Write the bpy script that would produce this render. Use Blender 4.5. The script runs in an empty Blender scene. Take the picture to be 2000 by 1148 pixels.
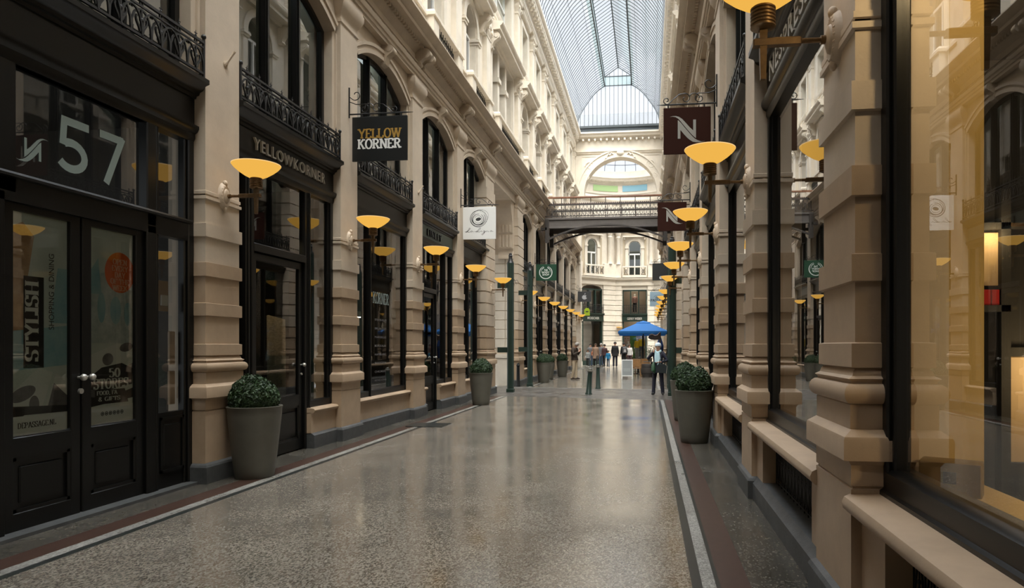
import bpy, bmesh, math, random
from mathutils import Vector, Matrix
random.seed(7)
PI = math.pi
SC = bpy.context.scene
COL = SC.collection

# ------------------------------------------------------------------ camera
FPX = 1333.0
cd = bpy.data.cameras.new('camera')
cd.sensor_width = 36.0
cd.sensor_fit = 'HORIZONTAL'
cd.lens = FPX / 2000.0 * 36.0
cd.shift_x = (1000.0 - 1102.0) / 2000.0
cd.shift_y = (674.0 - 574.0) / 2000.0
cd.clip_start = 0.05
cd.clip_end = 400
cam = bpy.data.objects.new('camera', cd)
COL.objects.link(cam)
cam.location = (0, 0, 1.6)
cam.rotation_euler = (PI / 2, 0, math.radians(7))
SC.camera = cam

# ------------------------------------------------------------------ world, exposure
SKY_LOW, SKY_TOP, SUN = .50, 6.5, 7.0
W = bpy.data.worlds.new('sky')
SC.world = W
W.use_nodes = True
bg = W.node_tree.nodes['Background']
bg.inputs[0].default_value = (0.90, 0.95, 1.0, 1)
# overcast sky: the zenith is several times brighter than the low sky
_tc = W.node_tree.nodes.new('ShaderNodeTexCoord')
_sx = W.node_tree.nodes.new('ShaderNodeSeparateXYZ')
_mr = W.node_tree.nodes.new('ShaderNodeMapRange')
W.node_tree.links.new(_tc.outputs['Generated'], _sx.inputs[0])
W.node_tree.links.new(_sx.outputs[2], _mr.inputs['Value'])
_mr.inputs['From Min'].default_value = .5
_mr.inputs['From Max'].default_value = .95
_mr.inputs['To Min'].default_value = SKY_LOW
_mr.inputs['To Max'].default_value = SKY_TOP
W.node_tree.links.new(_mr.outputs[0], bg.inputs[1])
# hazy sun behind the cloud, very soft
sd = bpy.data.lights.new('hazy_sun', 'SUN')
sd.energy = SUN
sd.angle = math.radians(60)
sd.color = (1.0, .955, .84)
so = bpy.data.objects.new('hazy_sun', sd)
COL.objects.link(so)
so.rotation_euler = Vector((-.18, .52, -1)).to_track_quat('-Z', 'Y').to_euler()
SC.view_settings.view_transform = 'Standard'
SC.view_settings.look = 'None'
SC.view_settings.gamma = 1
SC.view_settings.use_curve_mapping = False
SC.view_settings.exposure = 1.15
cy = SC.cycles
cy.max_bounces = 7
cy.diffuse_bounces = 4
cy.glossy_bounces = 3
cy.transmission_bounces = 4
cy.transparent_max_bounces = 14
cy.caustics_reflective = False
cy.caustics_refractive = False
cy.sample_clamp_indirect = 6.0

# ------------------------------------------------------------------ materials
def nm(name):
    m = bpy.data.materials.new(name)
    m.use_nodes = True
    nt = m.node_tree
    nt.nodes.clear()
    out = nt.nodes.new('ShaderNodeOutputMaterial')
    return m, nt, out

def plain(name, col, rough=0.6, metal=0.0, spec=0.5, var=0.0, scale=4.0, col2=None, bump=0.0, bscale=60.0):
    m, nt, out = nm(name)
    b = nt.nodes.new('ShaderNodeBsdfPrincipled')
    b.inputs['Base Color'].default_value = (*col, 1)
    b.inputs['Roughness'].default_value = rough
    b.inputs['Metallic'].default_value = metal
    b.inputs['Specular IOR Level'].default_value = spec
    nt.links.new(b.outputs[0], out.inputs[0])
    if var or col2:
        tc = nt.nodes.new('ShaderNodeTexCoord')
        n = nt.nodes.new('ShaderNodeTexNoise')
        n.inputs['Scale'].default_value = scale
        n.inputs['Detail'].default_value = 5
        n.inputs['Roughness'].default_value = .65
        nt.links.new(tc.outputs['Object'], n.inputs['Vector'])
        r = nt.nodes.new('ShaderNodeValToRGB')
        c2 = col2 if col2 else tuple(c * (1 - var) for c in col)
        r.color_ramp.elements[0].position = .34
        r.color_ramp.elements[1].position = .66
        r.color_ramp.elements[0].color = (*c2, 1)
        r.color_ramp.elements[1].color = (*col, 1)
        nt.links.new(n.outputs[0], r.inputs[0])
        nt.links.new(r.outputs[0], b.inputs['Base Color'])
    if bump:
        tc = nt.nodes.new('ShaderNodeTexCoord')
        n2 = nt.nodes.new('ShaderNodeTexNoise')
        n2.inputs['Scale'].default_value = bscale
        n2.inputs['Detail'].default_value = 4
        nt.links.new(tc.outputs['Object'], n2.inputs['Vector'])
        bp = nt.nodes.new('ShaderNodeBump')
        bp.inputs['Strength'].default_value = bump
        bp.inputs['Distance'].default_value = .01
        nt.links.new(n2.outputs[0], bp.inputs['Height'])
        nt.links.new(bp.outputs[0], b.inputs['Normal'])
    return m

def emis(name, col, s):
    m, nt, out = nm(name)
    e = nt.nodes.new('ShaderNodeEmission')
    e.inputs[0].default_value = (*col, 1)
    e.inputs[1].default_value = s
    nt.links.new(e.outputs[0], out.inputs[0])
    return m

def glass(name, tint=(.9, .93, .92), boost=1.0, base=0.03, rough=0.0, diff=None, dfac=0.0):
    m, nt, out = nm(name)
    t = nt.nodes.new('ShaderNodeBsdfTransparent')
    t.inputs[0].default_value = (*tint, 1)
    g = nt.nodes.new('ShaderNodeBsdfGlossy')
    g.inputs['Roughness'].default_value = rough
    g.inputs[0].default_value = (1, 1, 1, 1)
    f = nt.nodes.new('ShaderNodeFresnel')
    f.inputs[0].default_value = 1.5
    ma = nt.nodes.new('ShaderNodeMath')
    ma.operation = 'MULTIPLY_ADD'
    ma.use_clamp = True
    ma.inputs[1].default_value = boost
    ma.inputs[2].default_value = base
    nt.links.new(f.outputs[0], ma.inputs[0])
    mx = nt.nodes.new('ShaderNodeMixShader')
    nt.links.new(ma.outputs[0], mx.inputs[0])
    src = t.outputs[0]
    if diff:
        d = nt.nodes.new('ShaderNodeBsdfDiffuse')
        d.inputs[0].default_value = (*diff, 1)
        m2 = nt.nodes.new('ShaderNodeMixShader')
        m2.inputs[0].default_value = dfac
        nt.links.new(t.outputs[0], m2.inputs[1])
        nt.links.new(d.outputs[0], m2.inputs[2])
        src = m2.outputs[0]
    nt.links.new(src, mx.inputs[1])
    nt.links.new(g.outputs[0], mx.inputs[2])
    nt.links.new(mx.outputs[0], out.inputs[0])
    return m

def terrazzo(name, stops, scale, rough, spec=.5, blotch=.25):
    m, nt, out = nm(name)
    b = nt.nodes.new('ShaderNodeBsdfPrincipled')
    tc = nt.nodes.new('ShaderNodeTexCoord')
    v = nt.nodes.new('ShaderNodeTexVoronoi')
    v.inputs['Scale'].default_value = scale
    mp = nt.nodes.new('ShaderNodeMapping')
    mp.inputs['Scale'].default_value = (1, .62, 1)
    nt.links.new(tc.outputs['Object'], mp.inputs[0])
    nt.links.new(mp.outputs[0], v.inputs['Vector'])
    sp = nt.nodes.new('ShaderNodeSeparateColor')
    nt.links.new(v.outputs['Color'], sp.inputs[0])
    r = nt.nodes.new('ShaderNodeValToRGB')
    r.color_ramp.interpolation = 'CONSTANT'
    el = r.color_ramp.elements
    el[0].position = 0
    el[0].color = (*stops[0][1], 1)
    el[1].position = stops[1][0]
    el[1].color = (*stops[1][1], 1)
    for p, c in stops[2:]:
        e = el.new(p)
        e.color = (*c, 1)
    nt.links.new(sp.outputs[0], r.inputs[0])
    n = nt.nodes.new('ShaderNodeTexNoise')
    n.inputs['Scale'].default_value = 1.3
    n.inputs['Detail'].default_value = 6
    nt.links.new(tc.outputs['Object'], n.inputs['Vector'])
    mr = nt.nodes.new('ShaderNodeMapRange')
    mr.inputs['From Min'].default_value = .3
    mr.inputs['From Max'].default_value = .7
    mr.inputs['To Min'].default_value = 1 - blotch
    mr.inputs['To Max'].default_value = 1 + blotch * .5
    nt.links.new(n.outputs[0], mr.inputs[0])
    mul = nt.nodes.new('ShaderNodeVectorMath')
    mul.operation = 'SCALE'
    nt.links.new(r.outputs[0], mul.inputs[0])
    nt.links.new(mr.outputs[0], mul.inputs['Scale'])
    nt.links.new(mul.outputs[0], b.inputs['Base Color'])
    mr2 = nt.nodes.new('ShaderNodeMapRange')
    mr2.inputs['From Min'].default_value = .3
    mr2.inputs['From Max'].default_value = .7
    mr2.inputs['To Min'].default_value = rough * .75
    mr2.inputs['To Max'].default_value = rough * 1.35
    nt.links.new(n.outputs[0], mr2.inputs[0])
    nt.links.new(mr2.outputs[0], b.inputs['Roughness'])
    b.inputs['Specular IOR Level'].default_value = spec
    if spec > .8:
        b.inputs['IOR'].default_value = 2.0
    nt.links.new(b.outputs[0], out.inputs[0])
    return m

M = {}
M['cream'] = plain('painted_cream_stone', (.72, .65, .545), .62, var=.14, scale=1.6, bump=.12, bscale=45)
M['stone'] = plain('tan_painted_stone', (.60, .50, .385), .62, var=.16, scale=1.7, bump=.12, bscale=45)
M['sand'] = plain('brown_sandstone', (.46, .335, .222), .58, var=.16, scale=2.2, bump=.07, bscale=80)
M['blue'] = plain('dark_bluestone', (.085, .088, .088), .5, var=.35, scale=7, bump=.15)
M['black'] = plain('black_gloss_paint', (.005, .005, .0045), .32, spec=.35)
M['iron'] = plain('dark_cast_iron', (.014, .014, .014), .45)
M['glass'] = glass('shop_glass', (.95, .97, .95), 1.7, .045)
M['vinyl'] = plain('white_vinyl', (.66, .72, .68), .6)
M['upglass'] = glass('upper_window_glass', (.6, .66, .62), 1.7, .06)
M['roofglass'] = glass('roof_glass', (.95, .96, .99), .5, .0, .15, (.85, .87, .93), .12)
M['roofgreen'] = glass('green_roof_glass', (.70, .82, .82), .5, .0, .15, (.6, .72, .70), .25)
M['roofbar'] = plain('painted_roof_steel', (.065, .075, .08), .6, spec=.2)
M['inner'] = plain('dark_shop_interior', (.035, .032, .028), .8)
M['innerlit'] = plain('tan_display_panel', (.40, .27, .08), .6)
M['blind'] = plain('grey_green_blind', (.20, .215, .185), .8)
M['brass'] = plain('aged_brass', (.20, .125, .06), .42, .75, var=.3, scale=20)
M['bowl'] = emis('amber_lamp_glass', (.84, .45, .075), .47)
M['tanwall'] = plain('tan_wall_paint', (.50, .42, .30), .7)
M['rim'] = emis('lamp_rim_highlight', (.95, .62, .27), .47)  # paler glow put in as the highlight along the bowl edge
M['pot'] = plain('olive_grey_pot', (.10, .093, .072), .55, var=.12, scale=8)
M['soil'] = plain('soil', (.03, .02, .012), .95)
M['leaf'] = plain('boxwood_leaf', (.035, .075, .022), .5, col2=(.015, .035, .012), scale=14)
M['leaf2'] = plain('olive_leaf', (.10, .14, .09), .6, col2=(.05, .08, .04), scale=14)
M['green'] = plain('dark_green_paint', (.012, .028, .02), .4)
M['bridge'] = plain('brown_grey_steel', (.135, .12, .11), .5, var=.2, scale=3)
M['bridgedark'] = plain('dark_steel', (.06, .052, .047), .5)
M['wood'] = plain('varnished_handrail', (.22, .10, .055), .4, var=.3, scale=9)
M['oak'] = plain('light_oak', (.48, .25, .10), .5, var=.3, scale=9)
M['white'] = plain('white_paint', (.78, .78, .76), .5)
M['silver'] = plain('brushed_silver', (.55, .54, .5), .35, .6)
M['frost'] = plain('frosted_vinyl', (.2, .25, .23), .6)
M['letter'] = plain('pale_metal_letter', (.50, .48, .43), .4)
M['red'] = plain('oxblood_border', (.062, .034, .025), .34, var=.25, scale=12)
M['slate'] = plain('slate_roof', (.022, .026, .03), .7, var=.2, scale=2)
M['blinky'] = emis('spot_bulb', (1, .85, .6), 14)
M['floor'] = terrazzo('grey_terrazzo', [(0, (.07, .06, .048)), (.14, (.135, .12, .096)), (.36, (.20, .18, .148)),
                                        (.60, (.24, .217, .18)), (.88, (.30, .272, .23)), (.95, (.17, .115, .085))], 95, .15, .85, .2)
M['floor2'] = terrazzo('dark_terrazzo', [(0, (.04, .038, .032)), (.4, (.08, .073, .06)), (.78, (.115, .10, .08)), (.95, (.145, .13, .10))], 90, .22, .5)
M['pale'] = terrazzo('pale_terrazzo', [(0, (.17, .165, .145)), (.4, (.27, .26, .235)), (.8, (.36, .35, .32))], 95, .3)
M['darkband'] = plain('black_border', (.025, .028, .026), .28)
M['street'] = terrazzo('street_cobble', [(0, (.07, .062, .054)), (.5, (.10, .09, .08)), (.85, (.13, .12, .105))], 9, .34, .6)
M['skin'] = plain('skin', (.52, .29, .20), .55)

# ------------------------------------------------------------------ mesh helper
class G:
    def __init__(s):
        s.v = []; s.f = []; s.m = []; s.mi = 0; s.tf = None
    def add(s, vs, fs):
        b = len(s.v)
        if s.tf is not None:
            vs = [s.tf @ Vector(p) for p in vs]
        s.v += [tuple(p) for p in vs]
        for f in fs:
            s.f.append(tuple(b + i for i in f)); s.m.append(s.mi)
    def box(s, x0, x1, y0, y1, z0, z1):
        s.add([(x0, y0, z0), (x1, y0, z0), (x1, y1, z0), (x0, y1, z0), (x0, y0, z1), (x1, y0, z1), (x1, y1, z1), (x0, y1, z1)],
              [(0, 3, 2, 1), (4, 5, 6, 7), (0, 1, 5, 4), (1, 2, 6, 5), (2, 3, 7, 6), (3, 0, 4, 7)])
    def bbox(s, x0, x1, y0, y1, z0, z1, b=.01):
        # box with bevelled vertical and top edges
        r = [(x0 + b, y0), (x1 - b, y0), (x1, y0 + b), (x1, y1 - b), (x1 - b, y1), (x0 + b, y1), (x0, y1 - b), (x0, y0 + b)]
        cx, cy_ = (x0 + x1) / 2, (y0 + y1) / 2
        r2 = [(x - math.copysign(b, x - cx), y - math.copysign(b, y - cy_)) for x, y in r]
        vs = [(x, y, z0) for x, y in r] + [(x, y, z1 - b) for x, y in r] + [(x, y, z1) for x, y in r2]
        fs = [tuple(range(7, -1, -1)), tuple(range(16, 24))]
        for k in (0, 8):
            for i in range(8):
                j = (i + 1) % 8
                fs.append((k + i, k + j, k + 8 + j, k + 8 + i))
        s.add(vs, fs)
    def quad(s, a, b, c, d):
        s.add([a, b, c, d], [(0, 1, 2, 3)])
    def prism(s, prof, u0, u1, axis='u'):
        # prof: closed list of (d,z) extruded along u (y); axis 'x': (y,z) along x; 'z': (x,y) along z
        n = len(prof)
        if axis == 'u':
            vs = [(p[0], u0, p[1]) for p in prof] + [(p[0], u1, p[1]) for p in prof]
        elif axis == 'x':
            vs = [(u0, p[0], p[1]) for p in prof] + [(u1, p[0], p[1]) for p in prof]
        else:
            vs = [(p[0], p[1], u0) for p in prof] + [(p[0], p[1], u1) for p in prof]
        fs = [tuple(range(n)), tuple(range(2 * n - 1, n - 1, -1))]
        for i in range(n):
            j = (i + 1) % n
            fs.append((i, i + n, j + n, j))
        s.add(vs, fs)
    def stack(s, D, Wd, lv, d0=0.0, top=True):
        # three sided moulding stack; lv = (z, offset)
        vs = []
        for z, o in lv:
            vs += [(d0, -Wd - o, z), (D + o, -Wd - o, z), (D + o, Wd + o, z), (d0, Wd + o, z)]
        fs = []
        for k in range(len(lv) - 1):
            a = 4 * k
            for i in range(3):
                fs.append((a + i, a + i + 1, a + i + 5, a + i + 4))
        if top:
            a = 4 * (len(lv) - 1)
            fs.append((a, a + 1, a + 2, a + 3))
            fs.append((3, 2, 1, 0))
        s.add(vs, fs)
    def lathe(s, prof, n=24, c=(0, 0, 0), sx=1, sy=1, cap=False, a0=0, a1=2 * PI):
        full = abs(a1 - a0 - 2 * PI) < 1e-6
        k = n if full else n + 1
        vs = []
        for r, z in prof:
            for i in range(k):
                a = a0 + (a1 - a0) * i / n
                vs.append((c[0] + r * sx * math.cos(a), c[1] + r * sy * math.sin(a), c[2] + z))
        fs = []
        for p in range(len(prof) - 1):
            for i in range(n):
                j = (i + 1) % k
                fs.append((p * k + i, p * k + j, (p + 1) * k + j, (p + 1) * k + i))
        if cap:
            fs.append(tuple(range(k - 1, -1, -1)))
            fs.append(tuple((len(prof) - 1) * k + i for i in range(k)))
        s.add(vs, fs)
    def tube(s, pts, r, n=5, closed=False, cap=True):
        P = [Vector(p) for p in pts]
        L = len(P)
        rr = r if isinstance(r, (list, tuple)) else [r] * L
        vs = []
        prev = None
        for i, p in enumerate(P):
            if closed:
                t = P[(i + 1) % L] - P[i - 1]
            else:
                t = P[min(i + 1, L - 1)] - P[max(i - 1, 0)]
            if t.length < 1e-9:
                t = Vector((0, 0, 1))
            t.normalize()
            if prev is None:
                up = Vector((0, 0, 1)) if abs(t.z) < .9 else Vector((1, 0, 0))
                a = t.cross(up).normalized()
            else:
                a = prev - t * prev.dot(t)
                if a.length < 1e-6:
                    a = t.orthogonal()
                a.normalize()
            prev = a
            b = t.cross(a)
            for k in range(n):
                an = 2 * PI * (k + .5) / n
                vs.append(p + (a * math.cos(an) + b * math.sin(an)) * rr[i])
        fs = []
        m = L if closed else L - 1
        for i in range(m):
            j = (i + 1) % L
            for k in range(n):
                l = (k + 1) % n
                fs.append((i * n + k, i * n + l, j * n + l, j * n + k))
        if cap and not closed:
            fs.append(tuple(range(n - 1, -1, -1)))
            fs.append(tuple((L - 1) * n + k for k in range(n)))
        s.add(vs, fs)
    def ball(s, c, r, n=10, m=6, sx=1, sy=1, sz=1):
        prof = [(max(r * math.sin(PI * i / m), 1e-4), -r * sz * math.cos(PI * i / m)) for i in range(m + 1)]
        s.lathe(prof, n, c, sx, sy)
    def build(s, name, mats, parent=None, loc=None, ang=38, recalc=True, smooth=True):
        me = bpy.data.meshes.new(name)
        me.from_pydata(s.v, [], s.f)
        if not isinstance(mats, (list, tuple)):
            mats = [mats]
        for m in mats:
            me.materials.append(M[m] if isinstance(m, str) else m)
        if len(mats) > 1:
            me.polygons.foreach_set('material_index', s.m)
        if recalc:
            bm = bmesh.new(); bm.from_mesh(me)
            bmesh.ops.recalc_face_normals(bm, faces=bm.faces)
            bm.to_mesh(me); bm.free()
        if smooth:
            me.polygons.foreach_set('use_smooth', [True] * len(me.polygons))
            me.set_sharp_from_angle(angle=math.radians(ang))
        me.update()
        o = bpy.data.objects.new(name, me)
        COL.objects.link(o)
        if parent: o.parent = parent
        if loc: o.location = loc
        return o

def tag(o, label=None, cat=None, group=None, kind=None):
    if label: o['label'] = label
    if cat: o['category'] = cat
    if group: o['group'] = group
    if kind: o['kind'] = kind
    return o
def empty(name, loc=(0, 0, 0), rz=0, parent=None):
    o = bpy.data.objects.new(name, None)
    o.empty_display_size = .2
    COL.objects.link(o); o.location = loc; o.rotation_euler = (0, 0, rz)
    if parent: o.parent = parent
    return o
def thing(name, label, cat, loc=(0, 0, 0), rz=0, group=None):
    return tag(empty(name, loc, rz), label, cat, group)
def struct(name, g, mats, loc=None, parent=None, **k):
    o = g.build(name, mats, parent, loc, **k)
    if parent is None: o['kind'] = 'structure'
    return o
def dup(root, loc, rz, label=None, group=None, skip=()):
    r = root.copy(); COL.objects.link(r); r.location = loc; r.rotation_euler = (0, 0, rz)
    if label: r['label'] = label
    if group: r['group'] = group
    def rec(a, b):
        for ch in list(a.children):
            if ch.name.split('.')[0] in skip: continue
            c = ch.copy(); COL.objects.link(c); c.parent = b
            rec(ch, c)
    rec(root, r)
    return r
def kill(root):
    for c in list(root.children): kill(c)
    bpy.data.objects.remove(root)
def arc(cx, cz, rx, rz, a0, a1, n):
    return [(cx + rx * math.cos(math.radians(a0 + (a1 - a0) * i / n)), cz + rz * math.sin(math.radians(a0 + (a1 - a0) * i / n))) for i in range(n + 1)]
def spiral(cx, cz, r0, r1, a0, a1, n):
    return [(cx + (r0 + (r1 - r0) * i / n) * math.cos(math.radians(a0 + (a1 - a0) * i / n)),
             cz + (r0 + (r1 - r0) * i / n) * math.sin(math.radians(a0 + (a1 - a0) * i / n))) for i in range(n + 1)]
ORD = ['first', 'second', 'third', 'fourth', 'fifth', 'sixth', 'seventh', 'eighth', 'ninth', 'tenth', 'eleventh', 'twelfth', 'thirteenth']

# ------------------------------------------------------------------ lettering
_tc = {}
def sans(txt, size=1.0, extrude=0.0, bold=0.0, sx=1.0, space=1.0):
    key = (txt, bold, space)
    if key not in _tc:
        cu = bpy.data.curves.new('t', 'FONT')
        cu.body = txt; cu.size = 1.0; cu.align_x = 'LEFT'; cu.offset = bold; cu.resolution_u = 4
        cu.space_character = space
        o = bpy.data.objects.new('t', cu); COL.objects.link(o)
        bpy.context.view_layer.update()
        ev = o.evaluated_get(bpy.context.evaluated_depsgraph_get())
        me = ev.to_mesh()
        v = [tuple(p.co) for p in me.vertices]; f = [tuple(p.vertices) for p in me.polygons]
        ev.to_mesh_clear()
        bpy.data.objects.remove(o); bpy.data.curves.remove(cu)
        x0 = min(p[0] for p in v); x1 = max(p[0] for p in v)
        z0 = min(p[1] for p in v); z1 = max(p[1] for p in v)
        _tc[key] = (v, f, x0, x1, z0, z1)
    return _tc[key]
def put_sans(g, txt, mapf, x0, x1, z0, z1, bold=0.0, space=1.0, thick=0.0):
    """text fitted to the box x0..x1, z0..z1; mapf(x, z, depth) -> 3D"""
    v, f, a0, a1, b0, b1 = sans(txt, bold=bold, space=space)
    def q(p, t): return mapf(x0 + (p[0] - a0) / (a1 - a0) * (x1 - x0), z0 + (p[1] - b0) / (b1 - b0) * (z1 - z0), t)
    g.add([q(p, thick) for p in v], f)
    if thick:
        cnt = {}
        for fa in f:
            for i in range(len(fa)):
                e = (fa[i], fa[(i + 1) % len(fa)]); k = (min(e), max(e)); cnt.setdefault(k, []).append(e)
        for k, l in cnt.items():
            if len(l) == 1:
                a, b = l[0]
                g.add([q(v[a], thick), q(v[b], thick), q(v[b], 0), q(v[a], 0)], [(0, 1, 2, 3)])
def A(cx, cz, rx, rz, a0, a1, n=10): return arc(cx, cz, rx, rz, a0, a1, n)
# serif letters as pen strokes: (width, [strokes], [(serif x, z)])
SG = {
 'A': (.8, [[(.08, 0), (.4, 1)], [(.4, 1), (.72, 0)], [(.2, .33), (.6, .33)]], [(.08, 0), (.72, 0)]),
 'C': (.78, [A(.42, .5, .32, .48, 50, 310, 16), [(.64, .7), (.64, .95)]], []),
 'D': (.8, [[(.15, 0), (.15, 1)], [(.15, .97)] + A(.3, .5, .38, .47, 90, -90, 14) + [(.15, .03)]], [(.15, 0), (.15, 1)]),
 'E': (.72, [[(.15, 0), (.15, 1)], [(.15, .97), (.62, .97)], [(.15, .5), (.5, .5)], [(.15, .03), (.62, .03)], [(.62, .03), (.62, .24)], [(.62, .76), (.62, .97)]], [(.15, 0), (.15, 1)]),
 'F': (.68, [[(.15, 0), (.15, 1)], [(.15, .97), (.6, .97)], [(.15, .5), (.48, .5)], [(.6, .76), (.6, .97)]], [(.15, 0), (.15, 1)]),
 'G': (.82, [A(.42, .5, .32, .48, 50, 340, 18), [(.66, .1), (.66, .42)]], [(.66, .42)]),
 'H': (.85, [[(.15, 0), (.15, 1)], [(.7, 0), (.7, 1)], [(.15, .5), (.7, .5)]], [(.15, 0), (.15, 1), (.7, 0), (.7, 1)]),
 'I': (.32, [[(.16, 0), (.16, 1)]], [(.16, 0), (.16, 1)]),
 'K': (.82, [[(.15, 0), (.15, 1)], [(.66, 1), (.15, .42)], [(.32, .62), (.7, 0)]], [(.15, 0), (.15, 1), (.66, 1), (.7, 0)]),
 'L': (.68, [[(.15, 0), (.15, 1)], [(.15, .03), (.62, .03)], [(.62, .03), (.62, .28)]], [(.15, 0), (.15, 1)]),
 'N': (.85, [[(.15, 0), (.15, 1)], [(.15, 1), (.7, 0)], [(.7, 0), (.7, 1)]], [(.15, 0), (.7, 1), (.12, 1)]),
 'O': (.84, [A(.42, .5, .33, .48, 0, 360, 20)], []),
 'P': (.74, [[(.15, 0), (.15, 1)], [(.15, .97)] + A(.32, .73, .3, .24, 90, -90, 10) + [(.15, .49)]], [(.15, 0), (.15, 1)]),
 'R': (.8, [[(.15, 0), (.15, 1)], [(.15, .97)] + A(.32, .74, .3, .23, 90, -90, 10) + [(.15, .51)], [(.38, .5), (.68, 0)]], [(.15, 0), (.15, 1), (.68, 0)]),
 'S': (.68, [A(.34, .74, .24, .24, 40, 270, 10) + A(.34, .26, .25, .24, 90, -140, 10), [(.57, .74), (.57, .98)], [(.1, .02), (.1, .26)]], []),
 'T': (.76, [[(.38, 0), (.38, 1)], [(.06, .97), (.7, .97)], [(.06, .74), (.06, .97)], [(.7, .74), (.7, .97)]], [(.38, 0)]),
 'V': (.8, [[(.08, 1), (.4, 0)], [(.4, 0), (.72, 1)]], [(.08, 1), (.72, 1)]),
 'W': (1.1, [[(.08, 1), (.34, 0)], [(.34, 0), (.55, 1)], [(.55, 1), (.78, 0)], [(.78, 0), (1.02, 1)]], [(.08, 1), (.55, 1), (1.02, 1)]),
 'Y': (.8, [[(.08, 1), (.4, .45)], [(.72, 1), (.4, .45)], [(.4, .45), (.4, 0)]], [(.08, 1), (.72, 1), (.4, 0)]),
 '5': (.66, [[(.16, .97), (.54, .97)], [(.16, .97), (.14, .55)], A(.32, .33, .26, .3, 130, -150, 14)], []),
 '0': (.68, [A(.34, .5, .25, .48, 0, 360, 20)], []),
 '&': (.85, [A(.36, .77, .16, .2, -40, 250, 10) + [(.68, .02)], A(.36, .27, .26, .26, 110, 350, 12)], []),
 '.': (.25, [[(.12, 0), (.12, .12)]], []),
 ',': (.25, [[(.14, .12), (.08, -.12)]], []),
 '(': (.4, [A(.4, .5, .25, .55, 110, 250, 10)], []),
}
_k = [0]
def kk():
    _k[0] = (_k[0] + 1) % 12
    return _k[0] * .00012
def put_serif(g, txt, mapf, x0, x1, z0, z1, fat=.2, thin=.06, slab=.16, gap=.02):
    tot = sum(.4 if c == ' ' else SG[c][0] + gap for c in txt)
    sx = (x1 - x0) / tot; sz = z1 - z0
    def strip(pts):
        n = len(pts); L = []; R = []
        for i, p in enumerate(pts):
            a = pts[max(i - 1, 0)]; b = pts[min(i + 1, n - 1)]
            dx, dz = b[0] - a[0], b[1] - a[1]; l = math.hypot(dx, dz) or 1
            dx /= l; dz /= l
            t = (thin + (fat - thin) * abs(dz) ** 1.2) / 2
            L.append((p[0] - dz * t, p[1] + dx * t)); R.append((p[0] + dz * t, p[1] - dx * t))
        k = kk()
        for i in range(n - 1):
            quadp([L[i], L[i + 1], R[i + 1], R[i]], k)
    def quadp(q, k=None):
        if k is None: k = kk()
        g.add([mapf(x0 + (cur + a) * sx, z0 + b * sz, k) for a, b in q], [(0, 1, 2, 3)])
    cur = 0
    for c in txt:
        if c == ' ':
            cur += .4; continue
        w, st, se = SG[c]
        for s_ in st: strip(s_)
        for x, z in se:
            zz = (0, thin) if z < .5 else (1 - thin, 1)
            quadp([(x - slab, zz[0]), (x + slab, zz[0]), (x + slab, zz[1]), (x - slab, zz[1])])
        cur += w + gap

# ------------------------------------------------------------------ layout constants
XL, XR = -5.3, 1.3          # glass planes of the two shop rows
B = 3.52
PIERS = [7.7 + B * k for k in range(-1, 5)] + [27.1 + B * k for k in range(0, 7)]     # 4.18 .. 21.78, 27.1 .. 48.22
YEND = 48.5
def side(s, y):             # placement of a facade element at corridor position y
    return ((XL, y, 0), 0.0) if s == 'L' else ((XR, y, 0), PI)
SN = {'L': 'left', 'R': 'right'}
BAYS = [(PIERS[i] + PIERS[i + 1]) / 2 for i in range(5)] + [(PIERS[i] + PIERS[i + 1]) / 2 for i in range(6, 12)]
CROSS = (PIERS[5] + PIERS[6]) / 2

# ================================================================== FLOOR
def flat(name, x0, x1, y0, y1, mat, z0=-.3, z1=0.0):
    g = G(); g.box(x0, x1, y0, y1, z0, z1)
    return struct(name, g, mat, smooth=False)
def quadslab(name, pts, mat, z0=-.3, z1=0.0):
    g = G(); g.prism([(p[0], p[1]) for p in pts], z0, z1, 'z')
    return struct(name, g, mat, smooth=False)
def xs(y, near): # oblique street strip edges
    return None
NE = lambda x: 21.05 - (x + 4.4) * .2      # near edge of the cross street paving
FE = lambda x: 25.55 - (x + 4.4) * .17     # far edge
def band(name, x0, x1, mat):
    quadslab(name, [(x0, -8), (x1, -8), (x1, NE(x1)), (x0, NE(x0))], mat)
band('floor', -4.38, .29, 'floor')
band('trim_1', -4.46, -4.38, 'darkband'); band('trim_2', -4.57, -4.46, 'pale'); band('trim_3', -4.80, -4.57, 'red')
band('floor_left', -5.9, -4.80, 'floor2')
band('trim_4', .29, .36, 'darkband'); band('trim_5', .36, .45, 'pale'); band('trim_6', .45, .48, 'darkband')
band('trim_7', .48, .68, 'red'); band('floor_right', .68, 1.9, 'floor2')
quadslab('floor_street', [(-14, NE(-5.9)), (-5.9, NE(-5.9)), (1.9, NE(1.9)), (9, NE(1.9)), (9, FE(1.9)), (1.9, FE(1.9)), (-5.9, FE(-5.9)), (-14, FE(-5.9))], 'street')
quadslab('trim_8', [(-5.9, FE(-5.9)), (1.9, FE(1.9)), (1.9, FE(1.9) + .1), (-5.9, FE(-5.9) + .1)], 'pale', z1=.004)
quadslab('floor_far', [(-4.38, FE(-4.38) + .1), (.29, FE(.29) + .1), (.29, YEND), (-4.38, YEND)], 'floor')
quadslab('trim_9', [(-4.46, FE(-4.46) + .1), (-4.38, FE(-4.38) + .1), (-4.38, YEND), (-4.46, YEND)], 'darkband')
quadslab('trim_10', [(-4.57, FE(-4.57) + .1), (-4.46, FE(-4.46) + .1), (-4.46, YEND), (-4.57, YEND)], 'pale')
quadslab('trim_11', [(.29, FE(.29) + .1), (.36, FE(.36) + .1), (.36, YEND), (.29, YEND)], 'darkband')
quadslab('trim_12', [(.36, FE(.36) + .1), (.45, FE(.45) + .1), (.45, YEND), (.36, YEND)], 'pale')
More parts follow.
